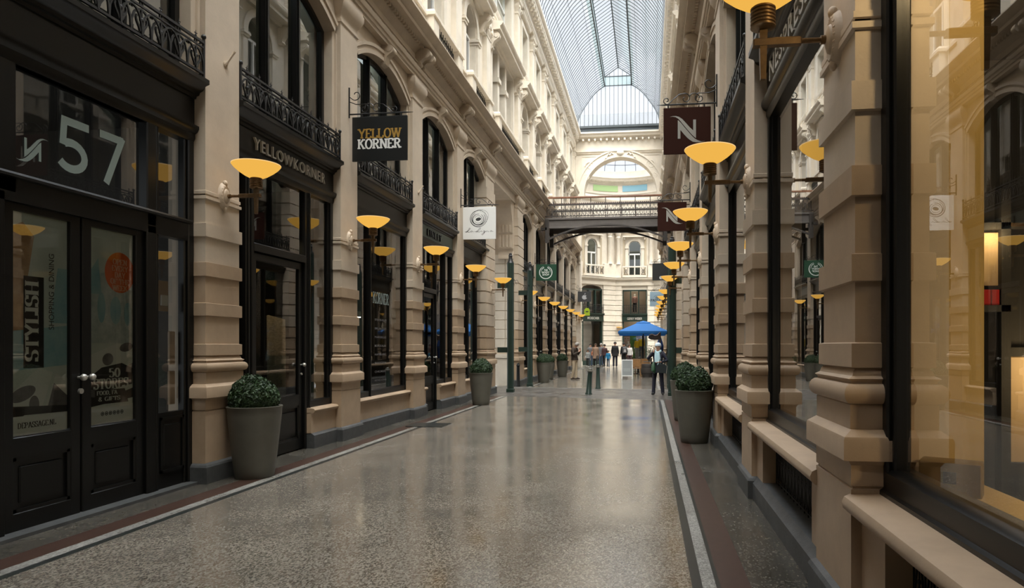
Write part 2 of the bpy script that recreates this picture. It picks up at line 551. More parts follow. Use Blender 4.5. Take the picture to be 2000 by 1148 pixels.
quadslab('floor_far_left', [(-5.9, FE(-5.9) + .1), (-4.57, FE(-4.57) + .1), (-4.57, YEND), (-5.9, YEND)], 'floor2')
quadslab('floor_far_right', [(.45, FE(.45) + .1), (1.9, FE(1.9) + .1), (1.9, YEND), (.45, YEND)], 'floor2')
flat('floor_rotunda', -12, 9, YEND, 66, 'floor')
g = G()
g.box(-4.72, -3.98, 12.9, 13.55, -.01, .012)
gr = g.build('floor_mat', 'darkband'); tag(gr, 'dark metal drain plate set flat across the left border stripes', 'drain plate')

# ================================================================== PILASTERS
def pilaster_parts(root, Wd, mat_low, grooved=False):
    g = G(); g.stack(.27, Wd + .09, [(0, 0), (.19, 0), (.215, -.015), (.235, -.045)], -.1)
    g.build('plinth', 'blue', root, ang=24)
    g = G()
    g.stack(.225, Wd + .05, [(.22, 0), (.83, 0), (.835, -.012), (.845, -.012), (.85, 0), (.96, .0), (.985, .018), (.99, .05), (1.10, .05), (1.115, .045), (1.15, 0)], -.1)
    g.build('pedestal', mat_low, root, ang=24)
    g = G()
    tor = [(1.285 + .055 * (1 - math.cos(t * PI / 8)), .045 * math.sin(t * PI / 8)) for t in range(9)]
    lv = [(1.14, .035), (1.28, .035)] + [(z, .03 + o) for z, o in tor] + [(1.405, .03), (1.42, .045), (1.435, .02), (1.46, .012), (1.475, .0)]
    g.stack(.19, Wd, lv, -.1)
    g.build('base_moulding', mat_low, root, ang=24)
    def shaft(z0, z1, bands, name, mat):
        g = G(); lv = [(z0, 0)]
        for a, b, o in bands:
            lv += [(a, lv[-1][1]), (a + .006, o), (b, o), (b + .006, 0)]
        lv.append((z1, 0))
        g.stack(.19, Wd, lv, -.1)
        g.build(name, mat, root, ang=24)
    if not grooved:
        shaft(1.47, 2.57, [(1.475, 1.61, .025), (1.94, 2.09, .025), (2.40, 2.565, .025)], 'rusticated_shaft', mat_low)
        shaft(2.565, 3.36, [(2.86, 3.02, .025), (3.30, 3.34, .02)], 'banded_shaft', 'stone')
        shaft(3.35, 7.02, [(3.36, 3.40, .012)], 'upper_shaft', 'stone')
    else:
        z = 1.475; bb = []
        while z + .4 < 2.6:
            bb.append((z, z + .34, .03)); z += .37
        shaft(1.47, z, bb, 'rusticated_shaft', mat_low)
        bb = []; z0 = z
        while z + .4 < 7.05:
            bb.append((z, z + .34, .03)); z += .37
        shaft(z0, 7.03, bb, 'upper_shaft', 'stone')
    g = G()
    g.stack(.19, Wd, [(7.0, 0), (7.02, .02), (7.06, .02), (7.065, 0), (7.16, 0), (7.2, .03), (7.26, .06), (7.32, .085), (7.36, .09), (7.42, .09), (7.44, .075), (7.5, .07)], -.1)
    g.build('capital', 'stone', root)

pil = thing('pilaster', 'x', 'pilaster', group='stone pilasters of the arcade'); pilaster_parts(pil, .33, 'sand')
piw = thing('corner_pilaster', 'x', 'pilaster', group='stone pilasters of the arcade'); pilaster_parts(piw, .58, 'sand', True)
plab = {('L', 0): 'brown and cream stone pilaster just outside the number 57 doors, nearest of the left row',
        ('L', 1): 'brown and cream stone pilaster behind the nearest left planter, right of the 57 doors',
        ('L', 2): 'brown and cream stone pilaster carrying the black square hanging sign with two words',
        ('L', 3): 'stone pilaster on the left between the lettered display window and the grey fascia shop',
        ('L', 4): 'stone pilaster on the left carrying the white hanging sign with a spiral',
        ('R', 0): 'largest stone pilaster in the right foreground, with a torus base and a carved lamp rosette',
        ('R', 1): 'second stone pilaster of the right row, between two sill-topped iron grilles',
        ('R', 2): 'stone pilaster behind the nearest right planter, carrying the upper brown hanging sign'}
for s in 'LR':
    for i, y in enumerate(PIERS):
        wide = i in (5, 6, 12)
        if s == 'L' and i == 0: continue
        loc, rz = side(s, y)
        lb = plab.get((s, i))
        if not lb:
            if i == 5: lb = 'wide block-jointed corner pier on the %s at the near side of the cross street' % SN[s]
            elif i == 6: lb = 'wide block-jointed corner pier on the %s at the far side of the cross street' % SN[s]
            elif i == 12: lb = 'wide block-jointed end pier on the %s, last before the rotunda' % SN[s]
            elif i < 5: lb = 'tall stone pilaster, %s from the camera along the %s row' % (ORD[i if s == 'L' and False else i], SN[s])
            else: lb = 'distant stone pilaster, %s past the cross street on the %s' % (ORD[i - 7], SN[s])
        dup(piw if wide else pil, loc, rz, lb)
kill(pil); kill(piw)

# ================================================================== WALLS
def arch_z(u, zs, hw, rise):
    if rise <= 0: return zs
    R = (hw * hw + rise * rise) / (2 * rise)
    return zs - (R - rise) + math.sqrt(max(R * R - u * u, 0))
def panel(g, u0, u1, z0, z1, d, hw, zb, zs, rise, back, uc=0.0):
    n = 16 if rise > 0 else 1
    us = [-hw + 2 * hw * i / n for i in range(n + 1)]
    g.quad((d, u0, z0), (d, uc - hw, z0), (d, uc - hw, z1), (d, u0, z1))
    g.quad((d, uc + hw, z0), (d, u1, z0), (d, u1, z1), (d, uc + hw, z1))
    if zb > z0: g.quad((d, uc - hw, z0), (d, uc + hw, z0), (d, uc + hw, zb), (d, uc - hw, zb))
    top = [(uc + u, arch_z(u, zs, hw, rise)) for u in us]
    for (a, za), (b, zb_) in zip(top, top[1:]):
        g.quad((d, a, za), (d, b, zb_), (d, b, z1), (d, a, z1))
        g.quad((d, a, za), (back, a, za), (back, b, zb_), (d, b, zb_))
    for u, sgn in ((uc - hw, 1), (uc + hw, -1)):
        g.quad((d, u, zb), (back, u, zb), (back, u, zs), (d, u, zs))
    g.quad((d, uc - hw, zb), (d, uc + hw, zb), (back, uc + hw, zb), (back, uc - hw, zb))
Z1, Z2, Z3, Z4 = 4.62, 8.4, 12.6, 15.6
for s in 'LR':
    g = G()
    loc, rz = side(s, 0)
    g.tf = Matrix.Translation(loc) @ Matrix.Rotation(rz, 4, 'Z')
    sg = 1 if s == 'L' else -1
    for y in BAYS:
        base = g.tf
        g.tf = Matrix.Translation(side(s, y)[0]) @ Matrix.Rotation(rz, 4, 'Z')
        h = B / 2
        panel(g, -h, h, Z1, 7.55, .10, 1.30, Z1, 6.8, .38, -.14)
        g.mi = 1
        panel(g, -h, h, Z2, Z3, .0, .66, 8.5, 11.1, .66, -.32)
        panel(g, -h, h, Z3, Z4 + .1, .0, .60, 13.15, 15.05, 0, -.3)
        g.mi = 0
        g.tf = base
    # crossing bay
    g.tf = Matrix.Translation(side(s, CROSS)[0]) @ Matrix.Rotation(rz, 4, 'Z')
    hb = (PIERS[6] - PIERS[5]) / 2
    g.mi = 1
    panel(g, -hb, hb, Z2, Z3, .0, 1.75, 8.5, 11.9, 0, -.32)
    panel(g, -hb, hb, Z3, Z4 + .1, .0, 1.5, 13.15, 15.05, 0, -.3)
    g.mi = 0
    # walls behind the camera and masonry behind the piers
    g.tf = None
    x = XL if s == 'L' else XR
    xo = x - 1.0 * sg
    ye = PIERS[0] - B / 2 * 0
    if s == 'L': g.box(min(x + .1, xo), max(x + .1, xo), -8, PIERS[0] + .3, 0, Z4)
    else: g.box(min(x, xo), max(x, xo), -8, .7, 0, Z4)
    yb = PIERS[0] if s == 'L' else .7
    g.box(min(x, xo), max(x, xo), PIERS[0] - 3.6 + (3.6 if s == 'L' else 0), PIERS[0], 7.6, Z4) if s == 'R' else None
    for y in PIERS[(1 if s == 'L' else 0):]:
        w = .57 if y in (PIERS[5], PIERS[6], PIERS[12]) else .30
        a, b_ = x - .02 * sg, x - .3 * sg
        g.box(min(a, b_), max(a, b_), y - w, y + w, 0.0, 8.4)
    # return walls of the side street and its soffit
    a, b_ = x + .1 * sg, x - 5 * sg
    for yy, e in ((PIERS[5] + .6, 1), (PIERS[6] - .6, -1)):
        g.box(min(a, b_), max(a, b_), min(yy, yy - e * .25), max(yy, yy - e * .25), 0, 8.4)
    g.box(min(a, b_), max(a, b_), PIERS[5] + .5, PIERS[6] - .5, 7.2, 7.5)
    struct('wall_left' if s == 'L' else 'wall_right', g, ['stone', 'cream'], recalc=False, smooth=False)
g = G(); g.box(-6.3, 2.3, -8.3, -8, 0, Z4)
struct('wall_back', g, 'inner', smooth=False)  # out of view, coloured dark to cut light bounced onto the pier sides

# side street walls seen through the crossing: block joints and fluted brackets
def fluted_console():
    r = thing('fluted_console', 'x', 'console', group='fluted stone consoles under the street lintel')
    g = G()
    prof = [(0, 5.0), (.16, 5.0), (.16, 5.12), (.11, 5.2), (.11, 5.34), (.2, 5.4), (.2, 5.95), (.24, 6.0), (.24, 6.2), (.27, 6.4), (.36, 6.62), (.52, 6.8), (.56, 6.95), (.56, 7.2), (0, 7.2)]
    g.prism([(d, z) for d, z in prof], -.3, .3)
    g.build('console_body', 'stone', r)
    g = G()
    for k in (-.2, -.07, .07, .2):
        g.bbox(.19, .235, k - .04, k + .04, 5.45, 5.92, .01)
        g.bbox(.23, .27, k - .04, k + .04, 6.03, 6.3, .01)
    g.build('fluting', 'stone', r)
    return r
fc = fluted_console()
for s in 'LR':
    x = -5.56 if s == 'L' else 1.56
    for yy, rz, nmz in ((PIERS[5] + .6, PI / 2, 'near'), (PIERS[6] - .6, -PI / 2, 'far')):
        dup(fc, (x if s == 'L' else x, yy, 0), rz, 'fluted stone console on the %s wall of the side street opening on the %s' % (nmz, SN[s]))
kill(fc)
for s in 'LR':
    sg = 1 if s == 'L' else -1
    for yy, e in ((PIERS[5] + .6, 1), (PIERS[6] - .6, -1)):
        g = G()
        x0 = XL if s == 'L' else XR
        z = 1.5
        while z < 4.9:
            a, b_ = x0 + .04 * sg, x0 - 4.8 * sg
            k = 0
            w = .9
            xx = min(a, b_)
            while xx < max(a, b_) - .05:
                x2 = min(xx + w, max(a, b_))
                g.box(xx + .012, x2 - .012, min(yy, yy + e * .03), max(yy, yy + e * .03), z, z + .345)
                xx = x2
            z += .37
        a, b_ = x0 + .04 * sg, x0 - 4.8 * sg
        g.box(min(a, b_), max(a, b_), min(yy, yy + e * .06), max(yy, yy + e * .06), 0, 1.1)
        g.box(min(a, b_), max(a, b_), min(yy, yy + e * .1), max(yy, yy + e * .1), 1.1, 1.25)
        struct('trim_%d' % (20 + (0 if s == 'L' else 2) + (e < 0)), g, 'cream', smooth=False)

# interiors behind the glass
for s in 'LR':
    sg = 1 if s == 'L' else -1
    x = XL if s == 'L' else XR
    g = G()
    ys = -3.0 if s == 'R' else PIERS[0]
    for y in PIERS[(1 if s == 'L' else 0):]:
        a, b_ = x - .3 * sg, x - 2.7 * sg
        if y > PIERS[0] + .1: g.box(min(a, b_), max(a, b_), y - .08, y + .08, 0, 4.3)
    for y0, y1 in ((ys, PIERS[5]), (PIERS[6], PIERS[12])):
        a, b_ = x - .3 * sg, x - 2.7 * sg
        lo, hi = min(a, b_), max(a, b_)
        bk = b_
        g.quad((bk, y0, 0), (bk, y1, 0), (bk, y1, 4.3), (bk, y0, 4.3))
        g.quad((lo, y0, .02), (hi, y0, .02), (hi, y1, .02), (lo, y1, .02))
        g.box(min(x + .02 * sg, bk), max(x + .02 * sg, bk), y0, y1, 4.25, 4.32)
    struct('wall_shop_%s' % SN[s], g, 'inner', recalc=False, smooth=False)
    g = G()
    for y in BAYS + [CROSS]:
        h = B / 2 if y != CROSS else 2.6
        bk = x - .75 * sg
        g.quad((bk, y - h, 4.35), (bk, y + h, 4.35), (bk, y + h, 7.6), (bk, y - h, 7.6)) if y != CROSS else None
        g.quad((bk, y - h, 8.42), (bk, y + h, 8.42), (bk, y + h, Z4), (bk, y - h, Z4))
    struct('wall_blind_%s' % SN[s], g, 'blind', recalc=False, smooth=False)
    g = G()
    for y in BAYS:
        for zz in (8.0, 12.6):
            g.box(min(x - .1 * sg, x - .8 * sg), max(x - .1 * sg, x - .8 * sg), y - 1.76, y + 1.76, zz, zz + .1)
    for y in PIERS:
        g.box(min(x - .1 * sg, x - .8 * sg), max(x - .1 * sg, x - .8 * sg), y - .3, y + .3, 4.3, 15.6)
    struct('wall_partition_%s' % SN[s], g, 'blind', smooth=False)

# ================================================================== ENTABLATURES
def run(g, prof, s, y0, y1):
    p = [((XL + d) if s == 'L' else (XR - d), z) for d, z in prof]
    g.prism(p, y0, y1)
MID = [(-.1, 7.5), (.23, 7.5), (.23, 7.56), (.26, 7.57), (.26, 7.63), (.29, 7.64), (.31, 7.70), (.31, 7.72), (.22, 7.74), (.22, 7.80), (.27, 7.82), (.27, 7.85),
       (.2, 7.87), (.2, 8.02), (.27, 8.10), (.33, 8.14), (.33, 8.17), (.54, 8.19), (.54, 8.27), (.58, 8.29), (.62, 8.34), (.68, 8.40), (.68, 8.43), (-.1, 8.45)]
TOP = [(-.1, 15.6), (.2, 15.6), (.2, 15.68), (.23, 15.7), (.23, 15.78), (.2, 15.8), (.2, 16.05), (.26, 16.1), (.26, 16.32), (.46, 16.34), (.46, 16.5), (.5, 16.52), (.56, 16.62), (.56, 16.7), (.5, 16.95), (-.1, 16.95)]
STR = [(-.1, 12.5), (.12, 12.5), (.12, 12.58), (.16, 12.6), (.16, 12.66), (.2, 12.7), (.2, 12.76), (-.1, 12.78)]
def console_proto():
    g = G()
    prof = arc(.42, 8.03, .13, .11, 90, -60, 8) + [(.38, 7.92), (.32, 7.86)] + arc(.27, 7.80, .07, .05, 30, -100, 5) + [(.18, 7.74), (.18, 8.16)]
    for u in (-.2, .06):
        g.prism([(d, z) for d, z in prof], u, u + .14)
        g.tube([(.43, u - .008, 8.04), (.43, u + .148, 8.04)], .05, 10)
    return g.build('scroll_bracket', 'stone')
cb = console_proto()
for s in 'LR':
    g = G(); run(g, MID, s, -8, YEND - .1)
    # meander band below the frieze
    sg = 1 if s == 'L' else -1
    x = XL if s == 'L' else XR
    e1 = struct('trim_%d' % (30 if s == 'L' else 40), g, 'stone')
    g = G()
    y = 4.0 if s == 'R' else 8.0
    while y < YEND - .4:
        a, b_ = x + .22 * sg, x + .255 * sg
        g.box(min(a, b_), max(a, b_), y, y + .30, 7.745, 7.762)
        g.box(min(a, b_), max(a, b_), y + .15, y + .45, 7.78, 7.797)
        y += .45
    g.build('meander_band', 'stone', e1, smooth=False)
    g = G(); y = 4.0 if s == 'R' else 8.0
    while y < YEND - .4:
        a, b_ = x + .34 * sg, x + .40 * sg
        g.box(min(a, b_), max(a, b_), y, y + .06, 8.12, 8.18); y += .12
    dn = g.build('dentils', 'stone', e1, smooth=False)
    for y in PIERS:
        loc, rz = side(s, y)
        c = cb.copy(); COL.objects.link(c); c.parent = e1; c.location = loc; c.rotation_euler = (0, 0, rz)
    g = G(); run(g, STR, s, -8, YEND - .1)
    struct('trim_%d' % (31 if s == 'L' else 41), g, 'cream')
    g = G(); run(g, TOP, s, -8, YEND - .1)
    e3 = struct('trim_%d' % (32 if s == 'L' else 42), g, 'cream')
    g = G(); y = 9.0
    while y < YEND - .5:
        a, b_ = x + .24 * sg, x + .45 * sg
        g.box(min(a, b_), max(a, b_), y, y + .16, 16.14, 16.33)
        a, b_ = x + .24 * sg, x + .36 * sg
        g.box(min(a, b_), max(a, b_), y + .02, y + .14, 16.05, 16.14); y += .40
    g.build('modillions', 'cream', e3, smooth=False)
bpy.data.objects.remove(cb)

# ================================================================== UPPER FACADE ELEMENTS
def upper_pilaster():
    r = thing('upper_pilaster', 'x', 'pilaster', group='upper floor pilasters of the arcade')
    g = G(); g.stack(.2, .36, [(8.44, .03), (9.15, .03), (9.17, .07), (9.26, .07), (9.28, 0)], -.05); g.build('pedestal', 'cream', r)
    g = G(); g.stack(.15, .27, [(9.26, .05), (9.36, .05), (9.4, .02), (9.42, 0), (11.55, 0), (11.57, .02), (11.6, .02), (11.62, 0), (11.68, 0)], -.05); g.build('shaft', 'cream', r)
    g = G(); g.stack(.15, .27, [(11.66, 0), (11.72, .03), (11.78, .05), (11.82, .02), (11.92, .02), (11.96, .07), (12.02, .07), (12.03, .03), (12.35, .03), (12.4, .08), (12.5, .08)], -.05)
    for u in (-.24, .24):
        g.tube([(.1, u, 11.86), (.24, u, 11.86)], .075, 12)
    g.build('capital', 'cream', r)
    return r
def attic_pilaster():
    r = thing('attic_pilaster', 'x', 'pilaster', group='attic pilasters of the arcade')
    g = G(); g.stack(.14, .25, [(12.76, .05), (12.95, .05), (13.0, .0), (14.85, 0)], -.05); g.build('shaft', 'cream', r)
    g = G(); g.stack(.14, .25, [(14.83, .0), (14.86, .03), (14.9, .03), (14.92, 0), (15.0, 0), (15.1, .05), (15.2, .06), (15.22, .03), (15.3, .03), (15.35, .09), (15.45, .09), (15.46, .04), (15.62, .04)], -.05)
    for u in (-.2, .2):
        g.tube([(.1, u, 15.13), (.23, u, 15.13)], .06, 10)
    g.build('capital', 'cream', r)
    return r
def arch_surround():
    g = G()
    hw, zs, rise = 1.30, 6.8, .38
    n = 18
    R = (hw * hw + rise * rise) / (2 * rise); cz = zs + rise - R
    a0 = math.asin(hw / R)
    for r0, r1, d in ((R, R + .07, .15), (R + .07, R + .14, .135), (R + .14, R + .2, .16)):
        for i in range(n):
            t0, t1 = -a0 + 2 * a0 * i / n, -a0 + 2 * a0 * (i + 1) / n
            p = [(r * math.sin(t), cz + r * math.cos(t)) for r, t in ((r0, t0), (r0, t1), (r1, t1), (r1, t0))]
            g.quad(*[(d, u, z) for u, z in p])
            g.quad((d, *p[0]), (d, *p[1]), (.1, *p[1]), (.1, *p[0]))
            g.quad((d, *p[3]), (d, *p[2]), (.1, *p[2]), (.1, *p[3]))
    g.box(.1, .13, -1.42, -1.38, Z1, 6.8); g.box(.1, .13, 1.38, 1.42, Z1, 6.8)
    return g
def keystone():
    g = G()
    prof = arc(.24, 7.42, .1, .09, 90, -70, 8) + [(.2, 7.28), (.17, 7.14)] + [(.08, 7.1), (.08, 7.5)]
    g.prism([(d, z) for d, z in prof], -.09, .09)
    g.tube([(.25, -.1, 7.42), (.25, .1, 7.42)], .05, 10)
    return g
def upwin(n):
    r = empty('window_%d' % n); r['kind'] = 'structure'
    g = G()
    hw, zs, rise, zb = 1.30, 6.8, .38, 4.66
    N = 18; w = .075
    us = [-hw + 2 * hw * i / N for i in range(N + 1)]
    for a, b in zip(us, us[1:]):
        za, zc = arch_z(a, zs, hw, rise), arch_z(b, zs, hw, rise)
        g.add([(-.12, a, za - w), (-.04, a, za - w), (-.04, b, zc - w), (-.12, b, zc - w), (-.04, a, za), (-.04, b, zc)], [(0, 1, 2, 3), (1, 4, 5, 2)])
    g.box(-.12, -.04, -hw, -hw + .075, zb, zs + .02); g.box(-.12, -.04, hw - .075, hw, zb, zs + .02)
    g.box(-.12, -.04, -hw, hw, zb, zb + .1)
    for u in (-.43, .43):
        g.box(-.12, -.02, u - .05, u + .05, zb, arch_z(u, zs, hw, rise) - .02)
        g.box(-.02, -.0, u - .02, u + .02, zb, arch_z(u, zs, hw, rise) - .04)
    g.build('window_frame', 'black', r)
    g = G()
    pts = [(-.09, u, arch_z(u, zs, hw, rise) - .03) for u in us]
    g.add([(-.09, -hw, zb)] + pts + [(-.09, hw, zb)], [tuple(range(len(pts) + 2))])
    g.build('pane', 'upglass', r)
    g = arch_surround(); t = g.build('archivolt', 'stone', r)
    g = keystone(); g.build('keystone', 'stone', r)
    return r
def galwin(n, hw=.66, wide=False):
    r = empty('window_%d' % n); r['kind'] = 'structure'
    g = G(); zb = 8.5; zs = 11.9 if wide else 11.1
    fr = 'white'
    g.box(-.26, -.2, -hw, -hw + .07, zb, zs); g.box(-.26, -.2, hw - .07, hw, zb, zs)
    g.box(-.26, -.2, -hw, hw, zs - .05, zs + .03)
    g.box(-.26, -.18, -.035, .035, zb, zs)
    g.build('window_frame', fr, r)
    g = G()
    if wide: g.quad((-.24, -hw, zb), (-.24, hw, zb), (-.24, hw, zs), (-.24, -hw, zs))
    else:
        p = [(-.24, hw * math.cos(PI * i / 12), zs + hw * math.sin(PI * i / 12)) for i in range(13)]
        g.add([(-.24, hw, zb)] + p + [(-.24, -hw, zb)], [tuple(range(15))])
    g.build('pane', 'upglass', r)
    # moulded surround with imposts
    g = G()
    if not wide:
        for u in (-1, 1):
            a, b = u * (hw + .02), u * (hw + .26)
            g.box(-.02, .06, min(a, b), max(a, b), 8.5, 10.98)
            a, b = u * (hw - .05), u * (hw + .31)
            g.box(-.2, .12, min(a, b), max(a, b), 10.98, 11.05)
            a, b = u * (hw - .02), u * (hw + .28)
            g.box(-.2, .09, min(a, b), max(a, b), 10.9, 10.98)
        for k in range(14):
            t0, t1 = PI * k / 14, PI * (k + 1) / 14
            p = [(rr * math.cos(t), 11.1 + rr * math.sin(t)) for rr, t in ((hw + .02, t0), (hw + .02, t1), (hw + .24, t1), (hw + .24, t0))]
            g.quad(*[(.06, u, z) for u, z in p]); g.quad((.06, *p[3]), (.06, *p[2]), (0, *p[2]), (0, *p[3])); g.quad((.06, *p[0]), (.06, *p[1]), (0, *p[1]), (0, *p[0]))
    else:
        for u in (-.62, .62):
            g.box(-.28, .02, u - .14, u + .14, 8.5, 10.9)
            g.box(-.3, .08, u - .2, u + .2, 10.9, 11.05)
            g.box(-.28, .02, u - .14, u + .14, 11.05, 11.9)
        for u in (-1, 1):
            a, b = u * (hw + .02), u * (hw + .22)
            g.box(-.02, .07, min(a, b), max(a, b), 8.5, 11.9)
        g.box(0, .07, -hw - .22, hw + .22, 11.9, 12.05)
    g.build('surround', 'cream', r)
    # hood on scroll consoles
    hl = 1.38 if not wide else 2.2
    g = G()
    g.prism([(0, 12.02), (.12, 12.02), (.16, 12.1), (.42, 12.12), (.42, 12.22), (.46, 12.24), (.52, 12.32), (.52, 12.37), (0, 12.44)], -hl, hl)
    g.build('hood', 'cream', r)
    for u in (-hl + .18, hl - .18):
        g = G()
        g.prism([(0, 11.5), (.1, 11.5), (.14, 11.62), (.2, 11.75)] + arc(.27, 11.95, .12, .12, -60, 80, 6) + [(.27, 12.1), (0, 12.1)], u - .1, u + .1)
        g.tube([(.27, u - .12, 11.94), (.27, u + .12, 11.94)], .07, 12)
        g.tube([(.12, u - .11, 11.56), (.12, u + .11, 11.56)], .045, 10)
        g.build('hood_console', 'cream', r)
    return r
def atticwin(n, hw=.6):
    r = empty('window_%d' % n); r['kind'] = 'structure'
    g = G(); zb, zs = 13.15, 15.05
    g.box(-.26, -.2, -hw, -hw + .06, zb, zs); g.box(-.26, -.2, hw - .06, hw, zb, zs); g.box(-.26, -.2, -hw, hw, zs - .06, zs)
    g.box(-.26, -.2, -hw, hw, 14.35, 14.42); g.box(-.26, -.18, -.03, .03, zb, zs)
    g.build('window_frame', 'white', r)
    g = G(); g.quad((-.24, -hw, zb), (-.24, hw, zb), (-.24, hw, zs), (-.24, -hw, zs)); g.build('pane', 'upglass', r)
    g = G()
    for u in (-1, 1):
        a, b = u * hw, u * (hw + .18)
        g.box(0, .07, min(a, b), max(a, b), zb, zs)
    g.box(0, .07, -hw - .18, hw + .18, zs, zs + .18)
    g.prism([(0, zs + .3), (.14, zs + .32), (.2, zs + .42), (.2, zs + .46), (0, zs + .48)], -hw - .3, hw + .3)
    g.prism([(0, zb - .16), (.12, zb - .16), (.16, zb - .06), (.16, zb), (0, zb)], -hw - .26, hw + .26)
    g.build('surround', 'cream', r)
    return r
def balustrade(hb=1.34):
    r = thing('balustrade', 'x', 'balustrade', group='stone and iron balustrades on the main cornice')
    for u in (-hb + .3, hb - .3):
        g = G()
        g.tf = Matrix.Translation((.28, u, 0))
        g.stack(.12, .2, [(8.44, .03), (8.56, .03), (8.58, 0), (9.2, 0), (9.22, .04), (9.3, .04), (9.32, .02), (9.36, 0)], -.2)
        g.build('pier', 'cream', r)
    g = G(); g.bbox(.16, .42, -hb + .1, hb - .1, 9.24, 9.33, .015); g.bbox(.2, .38, -hb + .3, hb - .3, 8.44, 8.54, .01)
    g.build('coping', 'cream', r)
    g = G()
    u = -hb + .55; st = .155
    while u < hb - .62:
        c = u + st / 2
        g.tube([(.29, c + .05 * math.cos(t * PI / 5), 8.74 + .1 * math.sin(t * PI / 5)) for t in range(10)], .012, 4, True)
        g.tube([(.29, c + .05 * math.cos(t * PI / 5), 9.04 + .1 * math.sin(t * PI / 5)) for t in range(10)], .012, 4, True)
        g.tube([(.29, u, 8.54), (.29, u, 9.25)], .011, 4)
        g.tube([(.29, u, 8.89), (.29, u + st, 8.89)], .011, 4)
        u += st
    g.build('iron_panel', 'iron', r)
    return r

up, ap, wu, wg, wa, ba = upper_pilaster(), attic_pilaster(), upwin(100), galwin(200), atticwin(300), balustrade()
wn = 1
def where(i, s):
    return ('bay %s from the camera' % ORD[i]) if i < 5 else ('%s bay past the cross street' % ORD[i - 5])
def placew(proto, s, y):
    global wn
    loc, rz = side(s, y)
    r = dup(proto, loc, rz)
    r.name = 'window_%d' % wn; wn += 1
    return r
for s in 'LR':
    for i, y in enumerate(PIERS):
        if i < (3 if s == 'L' else 4): continue      # above the frame from here
        loc, rz = side(s, y)
        q = ['below the hoods', 'second-storey']
        dup(up, loc, rz, 'cream second-storey pilaster with scroll capital, %s upper pier on the %s side' % (ORD[i - (3 if s == 'L' else 4)], SN[s]))
        dup(ap, loc, rz, 'cream top-storey pilaster under the roof cornice, %s attic pier on the %s side' % (ORD[i - (3 if s == 'L' else 4)], SN[s]))
    for i, y in enumerate(BAYS):
        placew(wu, s, y)
        if i >= (3 if s == 'L' else 4):
            placew(wg, s, y); placew(wa, s, y)
            loc, rz = side(s, y)
            dup(ba, loc, rz, 'stone balustrade with iron panel on the %s main cornice, %s one from the camera' % (SN[s], ORD[i - (3 if s == 'L' else 4)]))
    for pr in (galwin(200, 1.75, True), atticwin(300, 1.5)):
        r = placew(pr, s, CROSS); kill(pr)
bw = balustrade(2.3)
for s in 'LR':
    loc, rz = side(s, CROSS)
    dup(bw, loc, rz, 'long stone and iron balustrade above the %s side street opening' % SN[s])
for p in (up, ap, wu, wg, wa, ba, bw): kill(p)

# ================================================================== SHOPFRONTS
CORN = [(-.1, 4.46), (.08, 4.46), (.09, 4.49), (.12, 4.50), (.13, 4.53), (.17, 4.55), (.2, 4.60), (.25, 4.62), (.25, 4.67), (.2, 4.69), (-.1, 4.69)]
def front_common(r, fascia='black', h=1.43, paint='black', sillz=.64):
    g = G(); g.prism(CORN, -h, h)
    g.build('cornice', paint, r)
    g = G()
    g.box(-.08, .06, -h, h, 4.14, 4.47)
    g.build('fascia', fascia, r)
    g = G()
    g.prism([(-.08, 3.96), (.05, 3.96), (.07, 4.0), (.07, 4.05), (.1, 4.07), (.12, 4.11), (.12, 4.14), (-.08, 4.16)], -h, h)
    for u in (-1, 1):
        a, b = u * (h - .1), u * h
        g.bbox(-.06, .06, min(a, b), max(a, b), sillz, 3.97, .012)
        a, b = u * (h - .14), u * (h - .1)
        g.bbox(-.05, .035, min(a, b), max(a, b), sillz, 3.97, .01)
    return g
def stall(r, u0, u1, top=.62):
    g = G(); g.box(-.08, .12, u0, u1, .22, top - .07); g.build('stall_riser', 'sand', r)
    g = G()
    g.prism([(-.08, top - .08), (.12, top - .08), (.15, top - .075), (.175, top - .05), (.18, top - .03), (.165, top - .008), (.14, top), (-.08, top + .015)], u0, u1 + .0)
    g.build('sill', 'sand', r)
    g = G(); g.prism([(-.08, 0), (.17, 0), (.17, .2), (.12, .235), (-.08, .235)], u0, u1); g.build('plinth', 'blue', r)
def paneq(r, u0, u1, z0, z1, d=0.0, name='pane', mat='glass'):
    g = G(); g.quad((d, u0, z0), (d, u1, z0), (d, u1, z1), (d, u0, z1)); return g.build(name, mat, r, recalc=False)
def door(r, u0, u1, z1=2.86, glass_z0=.85, hside=1, handle=True, d=-.02):
    g = G()
    w = .11
    g.bbox(d - .03, d + .03, u0, u0 + w, .02, z1, .008); g.bbox(d - .03, d + .03, u1 - w, u1, .02, z1, .008)
    g.bbox(d - .029, d + .029, u0, u1, z1 - .1, z1 - .002, .006)
    g.bbox(d - .029, d + .029, u0 + .01, u1 - .01, .02, .18, .006); g.bbox(d - .029, d + .029, u0 + .01, u1 - .01, glass_z0 - .17, glass_z0, .006)
    # panelled lower field with raised moulding
    g.box(d - .02, d, u0 + .02, u1 - .02, .1, glass_z0)
    a, b = u0 + w, u1 - w
    for (x0, x1, y0, y1) in ((a, b, .18, .21), (a, b, glass_z0 - .2, glass_z0 - .17), (a, a + .03, .18, glass_z0 - .17), (b - .03, b, .18, glass_z0 - .17)):
        g.box(d - .01, d + .022, x0, x1, y0, y1)
    g.bbox(d - .01, d + .014, a + .07, b - .07, .26, glass_z0 - .25, .01)
    D = g.build('door', 'black', r)
    paneq(D, u0 + w, u1 - w, glass_z0, z1 - .1, d, 'door_pane')
    if handle:
        g = G()
        hu = u1 - .055 if hside > 0 else u0 + .055
        g.tube([(d + .03, hu, 1.3), (d + .075, hu, 1.3)], .012, 8)
        g.ball((d + .085, hu, 1.3), .03, 12, 8)
        g.tube([(d + .03, hu, 1.16), (d + .05, hu, 1.16)], .018, 10)
        g.build('door_handle', 'silver', D)
    return D
FL = {}
